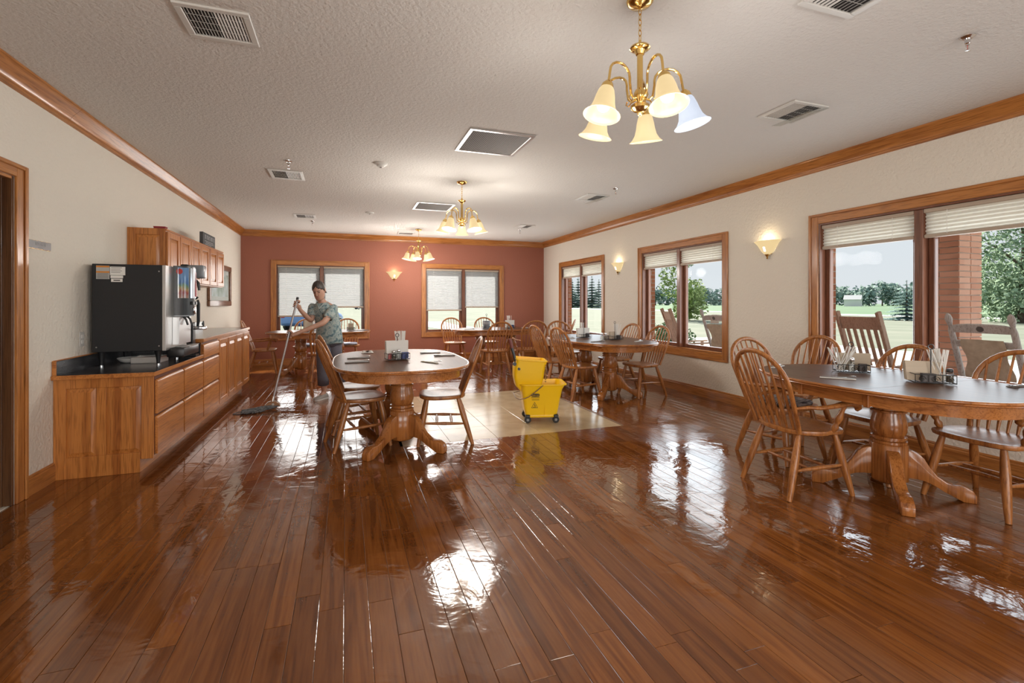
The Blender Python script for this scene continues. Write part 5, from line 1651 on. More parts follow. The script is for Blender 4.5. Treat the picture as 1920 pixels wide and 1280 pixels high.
edges = [(ix[a], ix[b2]) for a, b2 in ed]
# palms and heels continue the chains
def extend(frm, p, r_):
    vt.append(p); rd.append(r_); edges.append((ix[frm] if isinstance(frm, str) else frm, len(vt) - 1))
    return len(vt) - 1
def palm_dir(w, g):
    d = (g - w)
    d -= ax * d.dot(ax)
    return d.normalized()
for wn, g in (('rw', RG), ('lw', LG)):
    d = palm_dir(J[wn], g)
    k = extend(wn, J[wn].lerp(g - d * .045, .55), (.03, .022))
    extend(k, g - d * .030, (.036, .018))
extend('ra', J['ra'] + Vector((-.05, -.05, -.04)), (.035, .03))
extend('la', J['la'] + Vector((-.02, -.06, -.04)), (.035, .03))
bv, bf = skin_verts(vt, edges, rd, 2)
body = MB().add(bv, bf)
# fingers closing round the handle
for wn, g, sgn in (('rw', RG, 1), ('lw', LG, 1)):
    d = palm_dir(J[wn], g)
    s = ax.cross(d).normalized()
    for i in range(4):
        c_ = g + ax * (-.030 + .0205 * i)
        ln_ = (0.92, 1.0, .96, .8)[i]
        pts = []
        for q in range(8):
            a = R(200 - 255 * ln_ * q / 7)
            rr_ = .0255
            pts.append(c_ + rr_ * (cos(a) * d + sin(a) * s) + (d * -.012 if q == 0 else Vector()))
        body.tube(pts, [.0095, .0098, .0092, .0095, .0086, .0085, .0078, .0055], 8)
    pts = [g - d * .036 - ax * .03 - s * .006, g - d * .022 - ax * .047 - s * .022, g + d * .004 - ax * .05 - s * .027, g + d * .022 - ax * .044 - s * .018]
    body.tube(pts, [.013, .0115, .0102, .0065], 8)
# head
hc = L(-.328, 6.785, 1.455)
fwd = Vector((-.28, -.86, -.42)).normalized()
upv = (Vector((0, 0, 1)) - fwd * fwd.z).normalized()
upv = (upv + Vector((-.10, 0, 0))).normalized()
upv = (upv - fwd * upv.dot(fwd)).normalized()
side = upv.cross(fwd).normalized()
HM = Matrix((side, fwd, upv)).transposed()      # local x side, y forward, z up
def hp(x, y, z):
    return hc + HM @ Vector((x, y, z))
prof = [(-.118, .030, .030, .045), (-.108, .048, .045, .038), (-.085, .060, .066, .022), (-.055, .066, .078, .010), (-.02, .0695, .086, .002), (.02, .072, .091, -.002), (.055, .070, .090, -.006), (.085, .059, .077, -.008), (.105, .040, .053, -.008), (.116, .016, .022, -.008)]
rings = []
for z, rx, ry, oy in prof:
    rr_ = []
    for k in range(24):
        a = 2 * PI * k / 24
        x, y = rx * cos(a), ry * sin(a) + oy
        if sin(a) > .55 and -.03 < z < .03:
            y -= .006 * (1 - abs(cos(a)))        # eye sockets
        rr_.append(hp(x, y, z))
    rings.append(rr_)
body.loft(rings)
body.tube([hp(0, .084, .022), hp(0, .094, .0), hp(0, .103, -.022), hp(0, .093, -.034)], [.007, .009, .0135, .008], 8)
for s in (-1, 1):
    body.tube([hp(s * .071, -.008, .02), hp(s * .079, -.014, .012), hp(s * .078, -.010, -.015), hp(s * .07, -.002, -.03)], [.006, .012, .010, .005], 8, flat=.5, up=tuple(HM @ Vector((1, 0, 0))))
bo = body.build('body', 'skin', wm, smooth=180)
for s in (-1, 1):
    MB().lathe([(0, -.006), (.009, -.004), (.0125, 0), (.009, .004), (0, .006)], 10, hp(s * .030, .078, .004), (HM.to_4x4() @ Matrix.Rotation(R(-90), 4, 'X') @ Matrix.Diagonal((1.2, .55, 1, 1)))).build('eye', mat('eyelid_shadow', (0.10, 0.055, 0.045), .5), bo)
    MB().tube([hp(s * .012, .088, .024), hp(s * .032, .085, .029), hp(s * .05, .068, .023)], [.003, .0035, .002], 6).build('eyebrow', 'hair', bo)
MB().tube([hp(-.022, .077, -.060), hp(-.010, .087, -.056), hp(0, .089, -.0575), hp(.010, .087, -.056), hp(.022, .077, -.060)], [.002, .0055, .006, .0055, .002], 8).build('mouth', mat('lips', (0.36, 0.12, 0.11), .5), bo)
# hair: cap pulled back, with a knot
rings = []
for k in range(13):
    t = k / 12
    z = lerp(-.06, .132, t)
    zz = max(-1, min(1, (z - .015) / .118))
    f_ = math.sqrt(max(0.0, 1 - zz * zz)) if z > .015 else 1.0
    rr_ = []
    for q in range(32):
        a = 2 * PI * q / 32
        rx, ry = .0795 * max(f_, .05), .1035 * max(f_, .05)
        y = ry * sin(a) - .010
        x = rx * cos(a)
        hl = .070 - .05 * (abs(x) / .07)          # hairline on the brow
        if z < hl:
            lim = lerp(-.045, .030, max(0, (z + .055)) / (hl + .055))
            y = min(y, lim)
        rr_.append(hp(x, y, z))
    rings.append(rr_)
hr = MB().loft(rings).build('hair', 'hair', wm, smooth=180)
MB().lathe([(0.002, -.036), (.024, -.028), (.037, -.008), (.038, .010), (.026, .028), (.002, .036)], 14, hp(0, -.125, .0)).build('hair_knot', 'hair', hr, smooth=180)
# scrub top
fd = Vector((-.42, -.907, 0)).normalized()
lf_ = Vector((.907, -.42, 0)).normalized()
def oval(c, a, b2, n=28, tilt=0.0, wob=0.0):
    return [c + lf_ * (a * cos(2 * PI * k / n)) + fd * (b2 * sin(2 * PI * k / n)) + Vector((0, 0, tilt * sin(2 * PI * k / n) + wob * sin(6 * PI * k / n))) for k in range(n)]
tor = [(L(-.205, 6.955, .745), .178, .135), (L(-.205, 6.955, .755), .186, .142), (L(-.206, 6.95, .85), .178, .132), (L(-.21, 6.94, .96), .166, .122), (L(-.228, 6.92, 1.06), .166, .122), (L(-.247, 6.90, 1.14), .172, .122), (L(-.262, 6.885, 1.20), .172, .112), (L(-.274, 6.875, 1.245), .150, .096), (L(-.283, 6.866, 1.28), .106, .078), (L(-.289, 6.858, 1.302), .075, .066), (L(-.291, 6.856, 1.300), .069, .060), (L(-.283, 6.866, 1.26), .07, .05)]
tp = MB().loft([oval(c, a, b2, tilt=-.012 if i > 7 else 0, wob=.006 if i < 3 else 0) for i, (c, a, b2) in enumerate(tor)], True, False)
def sleeve(p0, p1, r0, r1):
    pts = [p0.lerp(p1, q) for q in (-.25, 0, .3, .7, 1.0, 1.0)]
    tp.tube(pts, [r0 * .7, r0, (r0 + r1) / 2 * 1.02, r1, r1 * 1.04, r1 * .84], 16)
sleeve(J['rs'], J['rs'].lerp(J['re'], .62), .057, .062)
sleeve(J['ls'], J['ls'].lerp(J['le'], .62), .061, .066)
so = tp.build('scrub_top', 'scrub', wm, smooth=180)
for s in (-1, 1):
    c_ = L(-.289, 6.858, 1.302)
    MB().tube([c_ + lf_ * (s * .066) + Vector((0, 0, .002)), c_ + lf_ * (s * .045) + fd * .055 + Vector((0, 0, -.018)), c_ + fd * .092 + Vector((0, 0, -.085))], .008, 6).build('neckline_band', mat('collar_band', (0.30, 0.33, 0.31), .9), so)
# trousers
tr = MB()
tr.loft([oval(L(-.207, 6.955, .90), .145, .105), oval(L(-.208, 6.955, .82), .165, .122), oval(L(-.210, 6.955, .75), .160, .118), oval(L(-.212, 6.955, .70), .12, .09)])
def trouser_leg(h, k, c, r3):
    pts = [h, h.lerp(k, .5), k, k.lerp(c, .5), c, c + (c - k).normalized() * -.004]
    tr.tube(pts, [r3[0], lerp(r3[0], r3[1], .55), r3[1], lerp(r3[1], r3[2], .5), r3[2], r3[2] * .82], 18, flat=1.08, up=(0, 1, 0))
trouser_leg(J['rh'] + Vector((0, 0, -.02)), J['rk'], L(-.280, 6.935, .195), (.108, .080, .072))
trouser_leg(J['lh'] + Vector((0, 0, -.02)), J['lk'], L(-.070, 7.02, .195), (.108, .080, .072))
tr.build('trousers', 'trouser', wm, smooth=180)
# shoes
def shoe(heel, toe):
    d = (toe - heel); d.z = 0
    ln_ = d.length
    d.normalize()
    w = Vector((-d.y, d.x, 0))
    sec = [(0.0, .026, .035), (.04, .036, .072), (.12, .037, .085), (.30, .034, .082), (.48, .038, .062), (.70, .046, .052), (.88, .040, .044), (.97, .024, .034), (1.0, .010, .024)]
    rings = []
    for t, hw_, h_ in sec:
        c_ = heel + d * (t * ln_)
        rings.append([c_ + w * (hw_ * a) + Vector((0, 0, .016 + (h_ - .016) * b2)) for a, b2 in ((-1, 0), (-1, .45), (-.72, .85), (-.25, 1), (.25, 1), (.72, .85), (1, .45), (1, 0))])
    up_ = MB().loft(rings).build('shoe', 'shoe', wm, smooth=60)
    MB().loft([[heel + d * (t * ln_) + w * (hw_ * 1.06 * s) + Vector((0, 0, z)) for s, z in ((-1, .001), (-1, .02), (1, .02), (1, .001))] for t, hw_, h_ in sec]).build('sole', 'sole', up_, smooth=60)
shoe(L(-.235, 6.985, 0), L(-.385, 6.80, 0))
shoe(L(-.030, 7.085, 0), L(-.115, 6.855, 0))

# ================================================================== MOP
mp = thing('string_mop', 'grey string mop with a long metal handle, pressed on the wet planks', 'mop', (PX, PY, 0))
MB().tube([MT, MT.lerp(MBm, .5), MBm], [.0125, .0125, .0125], 12).build('handle', 'handle_alu', mp)
MB().tube([MT - ax * .012, MT + ax * .02], [.0155, .0155], 12).build('end_cap', 'black', mp)
cl = L(-.835, 6.475, .055)
MB().tube([MBm - ax * .05, MBm + ax * .012], [.0175, .0175], 12).build('collar', 'steel', mp)
for s in (-1, 1):
    a = MBm
    MB().tube([a, a + Vector((s * .055, 0, -.015)), cl + Vector((s * .085, .0, .0)), cl + Vector((s * .075, 0, -.02))], .0045, 7).build('wire_bail', 'steel', mp)
ck = MB().loft([[cl + Vector((x, y, z)) for x, z in ((-.085, -.028), (.085, -.028), (.07, .012), (.02, .034), (-.02, .034), (-.07, .012))] for y in (-.011, .011)]).build('clamp', mat('clamp_tan', (0.32, 0.16, 0.075), .5), mp, .004)
MB().lathe([(0, -.0125), (.014, -.0125), (.014, .0125), (0, .0125)], 14, cl + Vector((0.005, 0, .004)), Matrix.Rotation(PI / 2, 4, 'X')).build('clamp_hole', mat('clamp_hole_light', (0.5, 0.48, 0.45), .6), ck)
yarn = MB()
rg = random.Random(5)
for k in range(130):
    s = rg.uniform(-1, 1)
    a = cl + Vector((s * .075, rg.uniform(-.02, .02), -.02))
    end = L(-1.10 + rg.uniform(-.06, .16), 6.335 + s * .03 + rg.uniform(-.085, .085), rg.uniform(.006, .028))
    m1 = a.lerp(end, .35) + Vector((rg.uniform(-.01, .01), rg.uniform(-.02, .02), rg.uniform(.0, .03) - .012))
    m2 = a.lerp(end, .7) + Vector((0, rg.uniform(-.02, .02), rg.uniform(-.002, .022) - .008))
    for q in (m1, m2, end):
        q.z = max(.006, q.z)
    yarn.tube([a, m1, m2, end], .0058, 5)
tag(yarn.build('yarn_strands', noisy('wet_grey_yarn', [(0.35, (0.055, 0.058, 0.062)), (0.7, (0.17, 0.17, 0.17))], 40, .9), mp, smooth=60), kind='stuff')
MB().tube([L(-1.05, 6.34, .02), L(-1.13, 6.33, .02), L(-1.20, 6.36, .012), L(-1.23, 6.31, .006), L(-1.16, 6.28, .006)], .005, 6).build('loose_strand', mat('loose_yarn', (0.16, 0.16, 0.17), .9), mp)
# ================================================================== OUTDOORS
GZ = -0.15
M['lawn'] = noisy('dry_summer_lawn', [(0.3, (0.125, 0.145, 0.098)), (0.5, (0.165, 0.178, 0.13)), (0.7, (0.205, 0.208, 0.158))], 0.35, 0.95, 6, 0, 'Object', (1, 1, 1))
M['field'] = noisy('green_crop_field', [(0.35, (0.085, 0.155, 0.075)), (0.7, (0.115, 0.19, 0.095))], 0.05, 0.95, 4)
M['road'] = mat('pale_road', (0.50, 0.49, 0.47), 0.9)
tag(MB().box(-400, 900, -400, 900, GZ - 0.5, GZ).build('floor_lawn', 'lawn', smooth=0), kind='structure')
tag(MB().box(61, 880, -380, 880, GZ, GZ + .02).build('floor_field', 'field', smooth=0), kind='structure')
tag(MB().box(55, 61, -380, 880, GZ, GZ + .03).build('floor_road', 'road', smooth=0), kind='structure')
tag(MB().box(XR + 0.26, 15.5, -14, 16, GZ, GZ + 0.04).build('floor_patio', 'concrete', smooth=0), kind='structure')
tag(MB().add([(5.0, 37.0, GZ + .01), (4.4, 30.5, GZ + .01), (6.0, 20.3, GZ + .01), (9.0, 17.0, GZ + .01), (9.6, 18.2, GZ + .01), (7.6, 22.3, GZ + .01), (6.9, 31.0, GZ + .01), (7.2, 37.5, GZ + .01)], [tuple(range(8))]).build('floor_path', 'concrete', smooth=0), kind='structure')
tag(MB().box(XR + 0.262, 7.15, -5, 11.3, 2.62, 2.80).build('ceiling_porch', mat('porch_soffit', (0.62, 0.60, 0.56), 0.8), smooth=0), kind='structure')

# brick pillar carrying the porch roof
bp = thing('brick_pillar', 'red brick porch pillar outside the window behind the single-pedestal table', 'pillar', (6.67, 3.62, GZ + .04))
S_, CH = 0.40, 0.0677
n_c = 37
top = n_c * CH
MB().box(-S_ / 2 + .012, S_ / 2 - .012, -S_ / 2 + .012, S_ / 2 - .012, 0, 2.62 - (GZ + .04)).build('mortar_core', 'mortar', bp, smooth=0)
bw, bh, bd = 0.19, 0.0575, 0.09
brick = MB().box(-bw / 2, bw / 2, -bd / 2, bd / 2, 0, bh).build('brick', 'brick', bp, 0.003)
first = True
for c_ in range(n_c):
    for sd in range(4):
        for j in range(2):
            off = (-0.105 if j == 0 else 0.095) if c_ % 2 == 0 else (-0.095 if j == 0 else 0.105)
            half_ = S_ / 2 - bd / 2
            a = sd * PI / 2
            o = brick if first else brick.copy()
            if not first: COL.objects.link(o)
            first = False
            lx, ly = off, -half_
            o.location = (lx * cos(a) - ly * sin(a), lx * sin(a) + ly * cos(a), c_ * CH + .005)
            o.rotation_euler = (0, 0, a)
MB().box(-S_ / 2 - .03, S_ / 2 + .03, -S_ / 2 - .03, S_ / 2 + .03, top, top + .12).build('cap_stone', 'concrete', bp, 0.01)

# rocking chairs (local: face +x)
M['teak'] = wood('weathered_teak', (0.56, 0.40, 0.32), (0.42, 0.28, 0.22), 'z', 0.6, coat=0)
M['grey_wood'] = wood('weathered_grey_wood', (0.64, 0.62, 0.63), (0.48, 0.46, 0.47), 'z', 0.7, coat=0)
M['burlap'] = noisy('burlap_sack', [(0.35, (0.56, 0.48, 0.38)), (0.6, (0.66, 0.58, 0.47)), (0.8, (0.72, 0.65, 0.55))], 22, 0.95, 4, 0.002)
def back_pt(y, z):
    return Vector((-0.20 - 0.30 * (z - 0.38) / 0.8, y, z))
def rocker(sack, label, loc, deg):
    root = thing('rocking_chair', label, 'rocking chair', (*loc, GZ + .04), R(deg), 'porch rocking chairs')
    wd = 'grey_wood' if sack else 'teak'
    zt = 1.30
    for s in (-1, 1):
        y = s * 0.235
        p0, p1 = Vector((-0.235, y, 0.10)), back_pt(y, zt)
        p0 = back_pt(y, 0.10)
        if sack:
            pts = [p0.lerp(p1, q) for q in (0, .3, .6, .86, .90, .93, .955, .985, 1)]
            po = MB().tube(pts, [.024, .026, .026, .025, .016, .024, .030, .022, .006], 12).build('back_post', wd, root)
        else:
            d = (p1 - p0).normalized()
            nrm = Vector((0, 1, 0)).cross(d)
            po = MB().obox((p0 + p1) / 2, Vector((0, .019, 0)), nrm * .03, d * ((p1 - p0).length / 2)).build('back_post', wd, root, .004)
        MB().obox((0.02, s * 0.245, 0.685), (0.29, 0, 0.012), (0, 0.04, 0), (-.0006, 0, .012)).build('arm', wd, root, .006)
        MB().obox((0.215, s * 0.235, 0.39), (0.024, 0, 0), (0, .02, 0), (0, 0, .30)).build('front_leg', wd, root, .003)
        rk = [(-0.52 + 1.0 * q / 12, s * 0.235, 0.012 + 0.095 * ((q - 6.6) / 6) ** 2) for q in range(13)]
        m = MB().loft([[(x, y_ - .018, z), (x, y_ + .018, z), (x, y_ + .018, z + .05), (x, y_ - .018, z + .05)] for x, y_, z in rk])
        m.build('rocker_runner', wd, root, .003)
    for j in range(5):
        MB().box(-0.19 + .09 * j, -0.115 + .09 * j, -.215, .215, 0.418 + .008 * j, 0.438 + .008 * j).build('seat_slat', wd, root, .003)
    MB().box(0.2, 0.23, -.215, .215, 0.36, 0.43).build('front_rail', wd, root, .003)
    def rail(z0, z1, name, t=.013, mtl=wd, crest=False):
        a, b2 = back_pt(0, z0), back_pt(0, z1)
        d = (b2 - a).normalized()
        nrm = Vector((0, 1, 0)).cross(d)
        if crest:
            ys = [-.22, -.17, -.10, 0, .10, .17, .22]
            hs = [-.018, -.006, 0, 0.002, 0, -.006, -.018]
            rings = [[back_pt(y, z0) - nrm * t, back_pt(y, z0) + nrm * t, back_pt(y, z1) + nrm * t + d * h, back_pt(y, z1) - nrm * t + d * h] for y, h in zip(ys, hs)]
            return MB().loft(rings).build(name, mtl, root, .003)
        return MB().obox((a + b2) / 2, Vector((0, .216, 0)), nrm * t, d * ((b2 - a).length / 2)).build(name, mtl, root, .004)
    if sack:
        r_ = rail(1.12, 1.20, 'crest_rail', crest=True)
        c0 = back_pt(0, 1.16)
        MB().lathe([(0, -.016), (.028, -.016), (.03, 0), (.028, .016), (0, .016)], 16, c0, Matrix.Rotation(R(70), 4, 'Y')).build('round_boss', mat('dark_knot', (0.12, 0.11, 0.115), .7), r_)
        rail(0.98, 1.04, 'upper_rail')
        rail(0.46, 0.50, 'lower_rail')
        vs_, fs_ = [], []
        nn = 14
        for i in range(nn + 1):
            z = lerp(1.055, 0.50, i / nn)
            w_ = 0.155 + .012 * sin(i * .9) + .03 * (i / nn)
            for j in range(9):
                y = lerp(-w_, w_, j / 8)
                p = back_pt(y, z) + Vector((-0.028 - .014 * sin(i * .7 + j), 0, 0))
                vs_.append(p)
        for i in range(nn):
            for j in range(8):
                q = i * 9 + j
                fs_.append((q, q + 1, q + 10, q + 9))
        thick = [(v + Vector((.010, 0, 0))) for v in vs_]
        k = len(vs_)
        fs2 = fs_ + [tuple(reversed([i + k for i in f])) for f in fs_]
        for i in range(nn):
            for j in (0, 8):
                q = i * 9 + j
                fs2.append((q, q + 9, q + 9 + k, q + k))
        for j in range(8):
            for i in (0, nn):
                q = i * 9 + j
                fs2.append((q, q + 1, q + 1 + k, q + k))
        MB().add(vs_ + thick, fs2).build('sackcloth', 'burlap', root, smooth=60)
    else:
        rail(1.10, 1.24, 'crest_rail')
        rail(0.50, 0.55, 'lower_rail')
        for j in range(5):
            y = lerp(-0.155, 0.155, j / 4)
            a, b2 = back_pt(y, 0.54), back_pt(y, 1.11)
            d = (b2 - a).normalized()
            MB().obox((a + b2) / 2, Vector((0, .019, 0)), Vector((0, 1, 0)).cross(d) * .007, d * ((b2 - a).length / 2)).build('back_slat', wd, root, .002)
    return root
rocker(False, 'brown slat-back rocking chair on the porch beside the brick pillar', (6.12, 3.93), 0)
rocker(True, 'grey rocking chair with turned posts and sackcloth back beside the brick pillar', (6.10, 2.80), 0)
rocker(False, 'brown slat-back rocking chair on the porch next to the shrub', (6.05, 7.20), -20)
sk = rocker(True, 'grey rocking chair with sackcloth back on the porch, beyond the middle oval table', (6.16, 6.33), 4)
tw = thing('white_cloth', 'white cloth hung over the crest rail of the porch rocker', 'cloth', (5.72, 6.30, 1.03))
m = MB()
pr = [(-.045, -.09), (-.04, 0.0), (-.015, .05), (.02, .05), (.035, 0.0), (.045, -.06), (.038, -.06), (.028, 0.0), (.015, .043), (-.012, .043), (-.033, 0.0), (-.038, -.09)]
m.prism([(a, b2 + .02) for a, b2 in pr], -.09, .09, 'xz').build('drape', 'white', tw, smooth=40)

# vegetation
def leaf_mat(name, c0, c1):
    m, t, b = new_mat(name)
    ge = N(t, 'ShaderNodeNewGeometry')
    r = ramp(t, [(0.0, c0), (1.0, c1)])
    t.links.new(ge.outputs['Random Per Island'], r.inputs[0])
    t.links.new(r.outputs[0], b.inputs['Base Color'])
    b.inputs['Roughness'].default_value = 0.8
    b.inputs['Specular IOR Level'].default_value = 0.1
    return m
M['leaf_tree'] = leaf_mat('leaves_tree_hazed', (0.21, 0.31, 0.19), (0.35, 0.46, 0.30))  # crown colour lightened to paint haze into the leaves
M['leaf_young'] = leaf_mat('leaves_young', (0.20, 0.30, 0.08), (0.36, 0.46, 0.17))
M['leaf_far'] = leaf_mat('leaves_far_hazed', (0.16, 0.24, 0.20), (0.22, 0.31, 0.26))  # paled, greyed green: distance haze put into the leaf colour
M['leaf_blue'] = leaf_mat('needles_blue_spruce', (0.19, 0.29, 0.27), (0.28, 0.38, 0.36))
M['leaf_shrub'] = leaf_mat('leaves_shrub', (0.045, 0.12, 0.05), (0.14, 0.24, 0.10))
M['bark'] = noisy('bark', [(0.3, (0.09, 0.065, 0.05)), (0.7, (0.17, 0.13, 0.10))], 6, .95)
def leaves(blobs, n, size, rg):
    m = MB()
    vs_, fs_ = [], []
    tot = sum(b[3] * b[4] for b in blobs)
    for bx_, by_, bz_, br, bhh in blobs:
        k = max(8, int(n * br * bhh / tot))
        for _ in range(k):
            u = Vector((rg.gauss(0, 1), rg.gauss(0, 1), rg.gauss(0, 1))).normalized()
            q = rg.uniform(.55, 1.02)
            c_ = Vector((bx_ + u.x * br * q, by_ + u.y * br * q, bz_ + u.z * bhh * q))
            a = Vector((rg.gauss(0, 1), rg.gauss(0, 1), rg.gauss(0, 1))).normalized()
            b2 = a.orthogonal().normalized()
            s = size * rg.uniform(.6, 1.3)
            o = len(vs_)
            vs_ += [c_ - a * s, c_ + b2 * s * .6, c_ + a * s, c_ - b2 * s * .6]
            fs_.append((o, o + 1, o + 2, o + 3))
    return m.add(vs_, fs_)
def raw_build(m, name, mtl, parent):
    me = bpy.data.meshes.new(name)
    me.from_pydata([tuple(p) for p in m.v], [], m.f)
    me.materials.append(M[mtl])
    o = bpy.data.objects.new(name, me)
    COL.objects.link(o)
    o.parent = parent
    return o
def tree(label, cat, loc, h, r_, n, size, mtl, seed, trunk=0.25, z0=0.25, group=None, name='tree', blobs_n=12, narrow=1.0):
    rg = random.Random(seed)
    root = thing(name, label, cat, (*loc, GZ), 0, group)
    th_ = h * z0
    MB().tube([(0, 0, 0), (0, 0, th_), (r_ * .05, 0, h * .8)], [trunk, trunk * .8, trunk * .15], 8).build('trunk', 'bark', root)
    bl = []
    for _ in range(blobs_n):
        a = rg.uniform(0, 2 * PI)
        t = rg.uniform(0, 1)
        rad_ = r_ * .62 * math.sin(PI * (0.18 + 0.74 * t)) * rg.uniform(.3, 1)
        bl.append((rad_ * cos(a), rad_ * sin(a), lerp(th_ * .9, h * .9, t), r_ * .42 * rg.uniform(.75, 1.15), r_ * .36 * narrow * rg.uniform(.8, 1.2)))
    for b_ in bl[:6]:
        MB().tube([(0, 0, b_[2] * .7), (b_[0] * .6, b_[1] * .6, b_[2] * .92), (b_[0], b_[1], b_[2])], [trunk * .35, trunk * .2, trunk * .06], 6).build('branch', 'bark', root)
    tag(raw_build(leaves(bl, n, size, rg), 'crown', mtl, root), kind='stuff')
    return root
def conifer(label, loc, h, r_, mtl, seed, tiers=11, n=26, group=None, dense=1.0):
    rg = random.Random(seed)
    root = thing('conifer', label, 'conifer', (*loc, GZ), 0, group)
    MB().tube([(0, 0, 0), (0, 0, h * .97)], [h * .03, h * .004], 8).build('trunk', 'bark', root)
    m = MB()
    vs_, fs_ = [], []
    for t in range(tiers):
        q = t / (tiers - 1)
        z = lerp(h * .08, h * .95, q)
        R_ = r_ * (1 - q) ** .9 + .05 * r_
        for k in range(max(6, int(n * (1 - .6 * q)))):
            a = rg.uniform(0, 2 * PI)
            ln_ = R_ * rg.uniform(.75, 1.1)
            d = Vector((cos(a), sin(a), -.12))
            sd = Vector((-sin(a), cos(a), 0))
            for j in range(7):
                f = (j + 1) / 7
                c_ = Vector((0, 0, z + rg.uniform(-.02, .02) * h)) + d * (ln_ * f)
                w_ = ln_ * .16 * dense * (1.15 - f) + .03 * r_ * dense
                o = len(vs_)
                vs_ += [c_ - d * ln_ * .1, c_ + sd * w_ + Vector((0, 0, -.3 * w_)), c_ + d * ln_ * .09, c_ - sd * w_ + Vector((0, 0, -.3 * w_))]
                fs_.append((o, o + 1, o + 2, o + 3))
    tag(raw_build(m.add(vs_, fs_), 'needles', mtl, root), kind='stuff')
    return root
tree('tall full-crowned green tree on the lawn beside the brick pillar', 'tree', (46.3, 20.7), 10.5, 5.0, 9000, .17, 'leaf_tree', 11, .3, .12, blobs_n=22)
tree('young yellow-green tree on the lawn beyond the slat rocking chair and shrub', 'tree', (26.9, 33.2), 7.6, 2.6, 4200, .15, 'leaf_young', 5, .12, .12, blobs_n=16)
conifer('blue-green spruce on the lawn seen past the slat rocking chair', (44.2, 27.0), 3.45, 1.75, 'leaf_blue', 3)
sh = thing('shrub', 'leafy green shrub at the porch edge beside the slat rocking chair', 'shrub', (7.0, 9.45, GZ))
rg = random.Random(9)
bl = [(rg.uniform(-.35, .35), rg.uniform(-.35, .35), rg.uniform(.35, .85), .34, .30) for _ in range(9)]
MB().tube([(0, 0, 0), (0, 0, .5)], [.03, .015], 6).build('stem', 'bark', sh)
for b_ in bl[:4]:
    MB().tube([(0, 0, .2), (b_[0], b_[1], b_[2])], [.014, .006], 5).build('branch', 'bark', sh)
tag(raw_build(leaves(bl, 3200, .035, rg), 'foliage', 'leaf_shrub', sh), kind='stuff')
def bearing(deg, dist):
    return dist * sin(R(deg)), dist * cos(R(deg))
k = 0
for deg, dist, h, r_ in ((52.9, 300, 11, 8), (54.1, 310, 10, 9), (55.0, 300, 10.5, 8), (55.8, 320, 9, 8), (56.8, 300, 12, 8), (57.6, 310, 11, 8), (58.7, 300, 10, 8), (59.6, 310, 11, 9),
                          (35.8, 280, 9, 8), (37.0, 290, 10, 9), (38.2, 280, 9.5, 9), (39.8, 300, 9, 9), (41.2, 300, 9.5, 9), (42.6, 290, 9, 9), (64.0, 300, 10, 9), (66.3, 300, 11, 9)):
    k += 1
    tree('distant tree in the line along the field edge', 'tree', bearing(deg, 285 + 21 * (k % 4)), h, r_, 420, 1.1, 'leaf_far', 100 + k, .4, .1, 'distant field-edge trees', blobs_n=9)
for deg, dist, h, r_ in ((26.3, 150, 9, 3), (27.0, 155, 10.5, 3.4), (27.7, 150, 8.5, 3), (28.6, 152, 9.5, 3.2), (29.4, 150, 9, 3), (30.2, 150, 9.5, 3)):
    k += 1
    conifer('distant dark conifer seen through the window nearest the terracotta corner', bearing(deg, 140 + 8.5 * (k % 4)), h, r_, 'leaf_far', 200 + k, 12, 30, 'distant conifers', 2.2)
hs = thing('shed', 'tiny white gabled shed among the distant field-edge trees', 'shed', (*bearing(54.55, 262), GZ), R(30))
MB().box(-3.5, 3.5, -3, 3, 0, 3).build('walls', 'white', hs, smooth=0)
MB().prism([(-3.8, 3.0), (3.8, 3.0), (0, 5.0)], -3.3, 3.3, 'xz').build('roof', mat('shed_roof', (0.42, 0.42, 0.42), .8), hs, smooth=0)

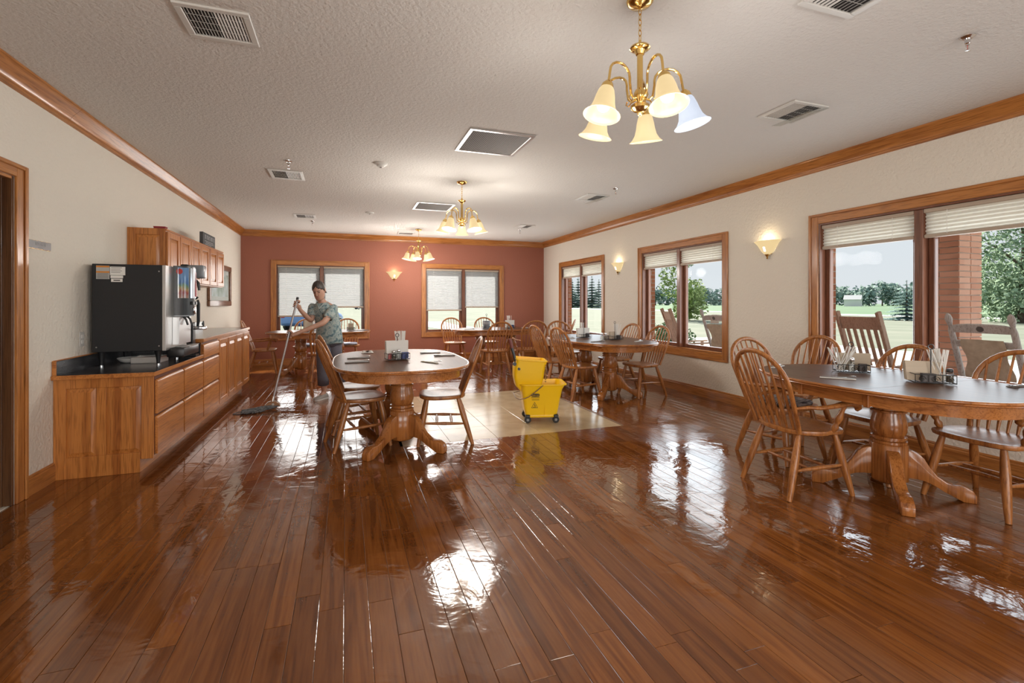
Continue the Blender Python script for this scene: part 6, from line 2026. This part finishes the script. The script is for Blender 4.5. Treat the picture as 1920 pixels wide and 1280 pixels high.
# parked cars beyond the terracotta wall (local: nose +x)
M['car_blue'] = mat('car_paint_blue', (0.14, 0.27, 0.58), 0.25, 0.2, coat=0.6)
M['car_glass'] = mat('car_glass', (0.03, 0.04, 0.05), 0.08)
def car(label, loc, deg):
    root = thing('car', label, 'car', (*loc, GZ), R(deg), 'parked blue cars')
    st_ = [(-2.2, .42, .95, .70), (-2.1, .30, 1.02, .80), (-1.6, .24, 1.06, .86), (-.6, .22, 1.0, .88), (.4, .22, .98, .88), (1.1, .22, .94, .87), (1.8, .24, .82, .82), (2.15, .30, .70, .74), (2.25, .42, .60, .62)]
    rings = []
    for x, z0, z1, w_ in st_:
        rings.append([(x, -w_ * .9, z0), (x, w_ * .9, z0), (x, w_, z0 + .12), (x, w_, z1 - .12), (x, w_ * .92, z1), (x, -w_ * .92, z1), (x, -w_, z1 - .12), (x, -w_, z0 + .12)])
    b_ = MB().loft(rings).build('car_body', 'car_blue', root, .03, 2)
    cab = [(-1.75, 1.02, .72, .74), (-1.1, 1.42, .62, .70), (-.2, 1.48, .62, .70), (.45, 1.42, .62, .70), (1.15, .95, .74, .76)]
    rings = [[(x, -wb, .9), (x, wb, .9), (x, wt_, z), (x, -wt_, z)] for x, z, wt_, wb in cab]
    MB().loft(rings).build('greenhouse', 'car_glass', root, .02)
    MB().loft([[(x, -w_, z - .03), (x, w_, z - .03), (x, w_ * .95, z + .02), (x, -w_ * .95, z + .02)] for x, z, w_ in ((-1.15, 1.42, .60), (-.2, 1.48, .62), (.5, 1.42, .60))]).build('roof', 'car_blue', root, .01)
    for x in (-1.35, 1.35):
        for s in (-1, 1):
            w_ = MB().lathe([(0, -.1), (.27, -.1), (.32, -.06), (.32, .06), (.27, .1), (0, .1)], 22, (x, s * .80, .32), Matrix.Rotation(PI / 2, 4, 'X')).build('wheel', 'rubber', root)
            MB().lathe([(0, -.012), (.19, -.012), (.19, .012), (0, .012)], 16, (x, s * .905, .32), Matrix.Rotation(PI / 2, 4, 'X')).build('rim', 'alu', w_)
    for s in (-1, 1):
        MB().box(2.16, 2.24, s * .58 - .13, s * .58 + .13, .55, .66).build('headlamp', 'chrome', root, .02)
        MB().box(-2.22, -2.13, s * .60 - .12, s * .60 + .12, .70, .86).build('tail_lamp', mat('tail_lamp_red', (0.4, 0.02, 0.02), .3), root, .02)
    MB().box(2.2, 2.262, -.42, .42, .36, .46).build('grille', 'black', root, .01)
    return root
car('blue car parked close outside the window behind the mop handle', (-1.60, 28.3), 68)
car('small distant blue car seen past the elbow of the mopping woman', (3.9, 118.0), 20)
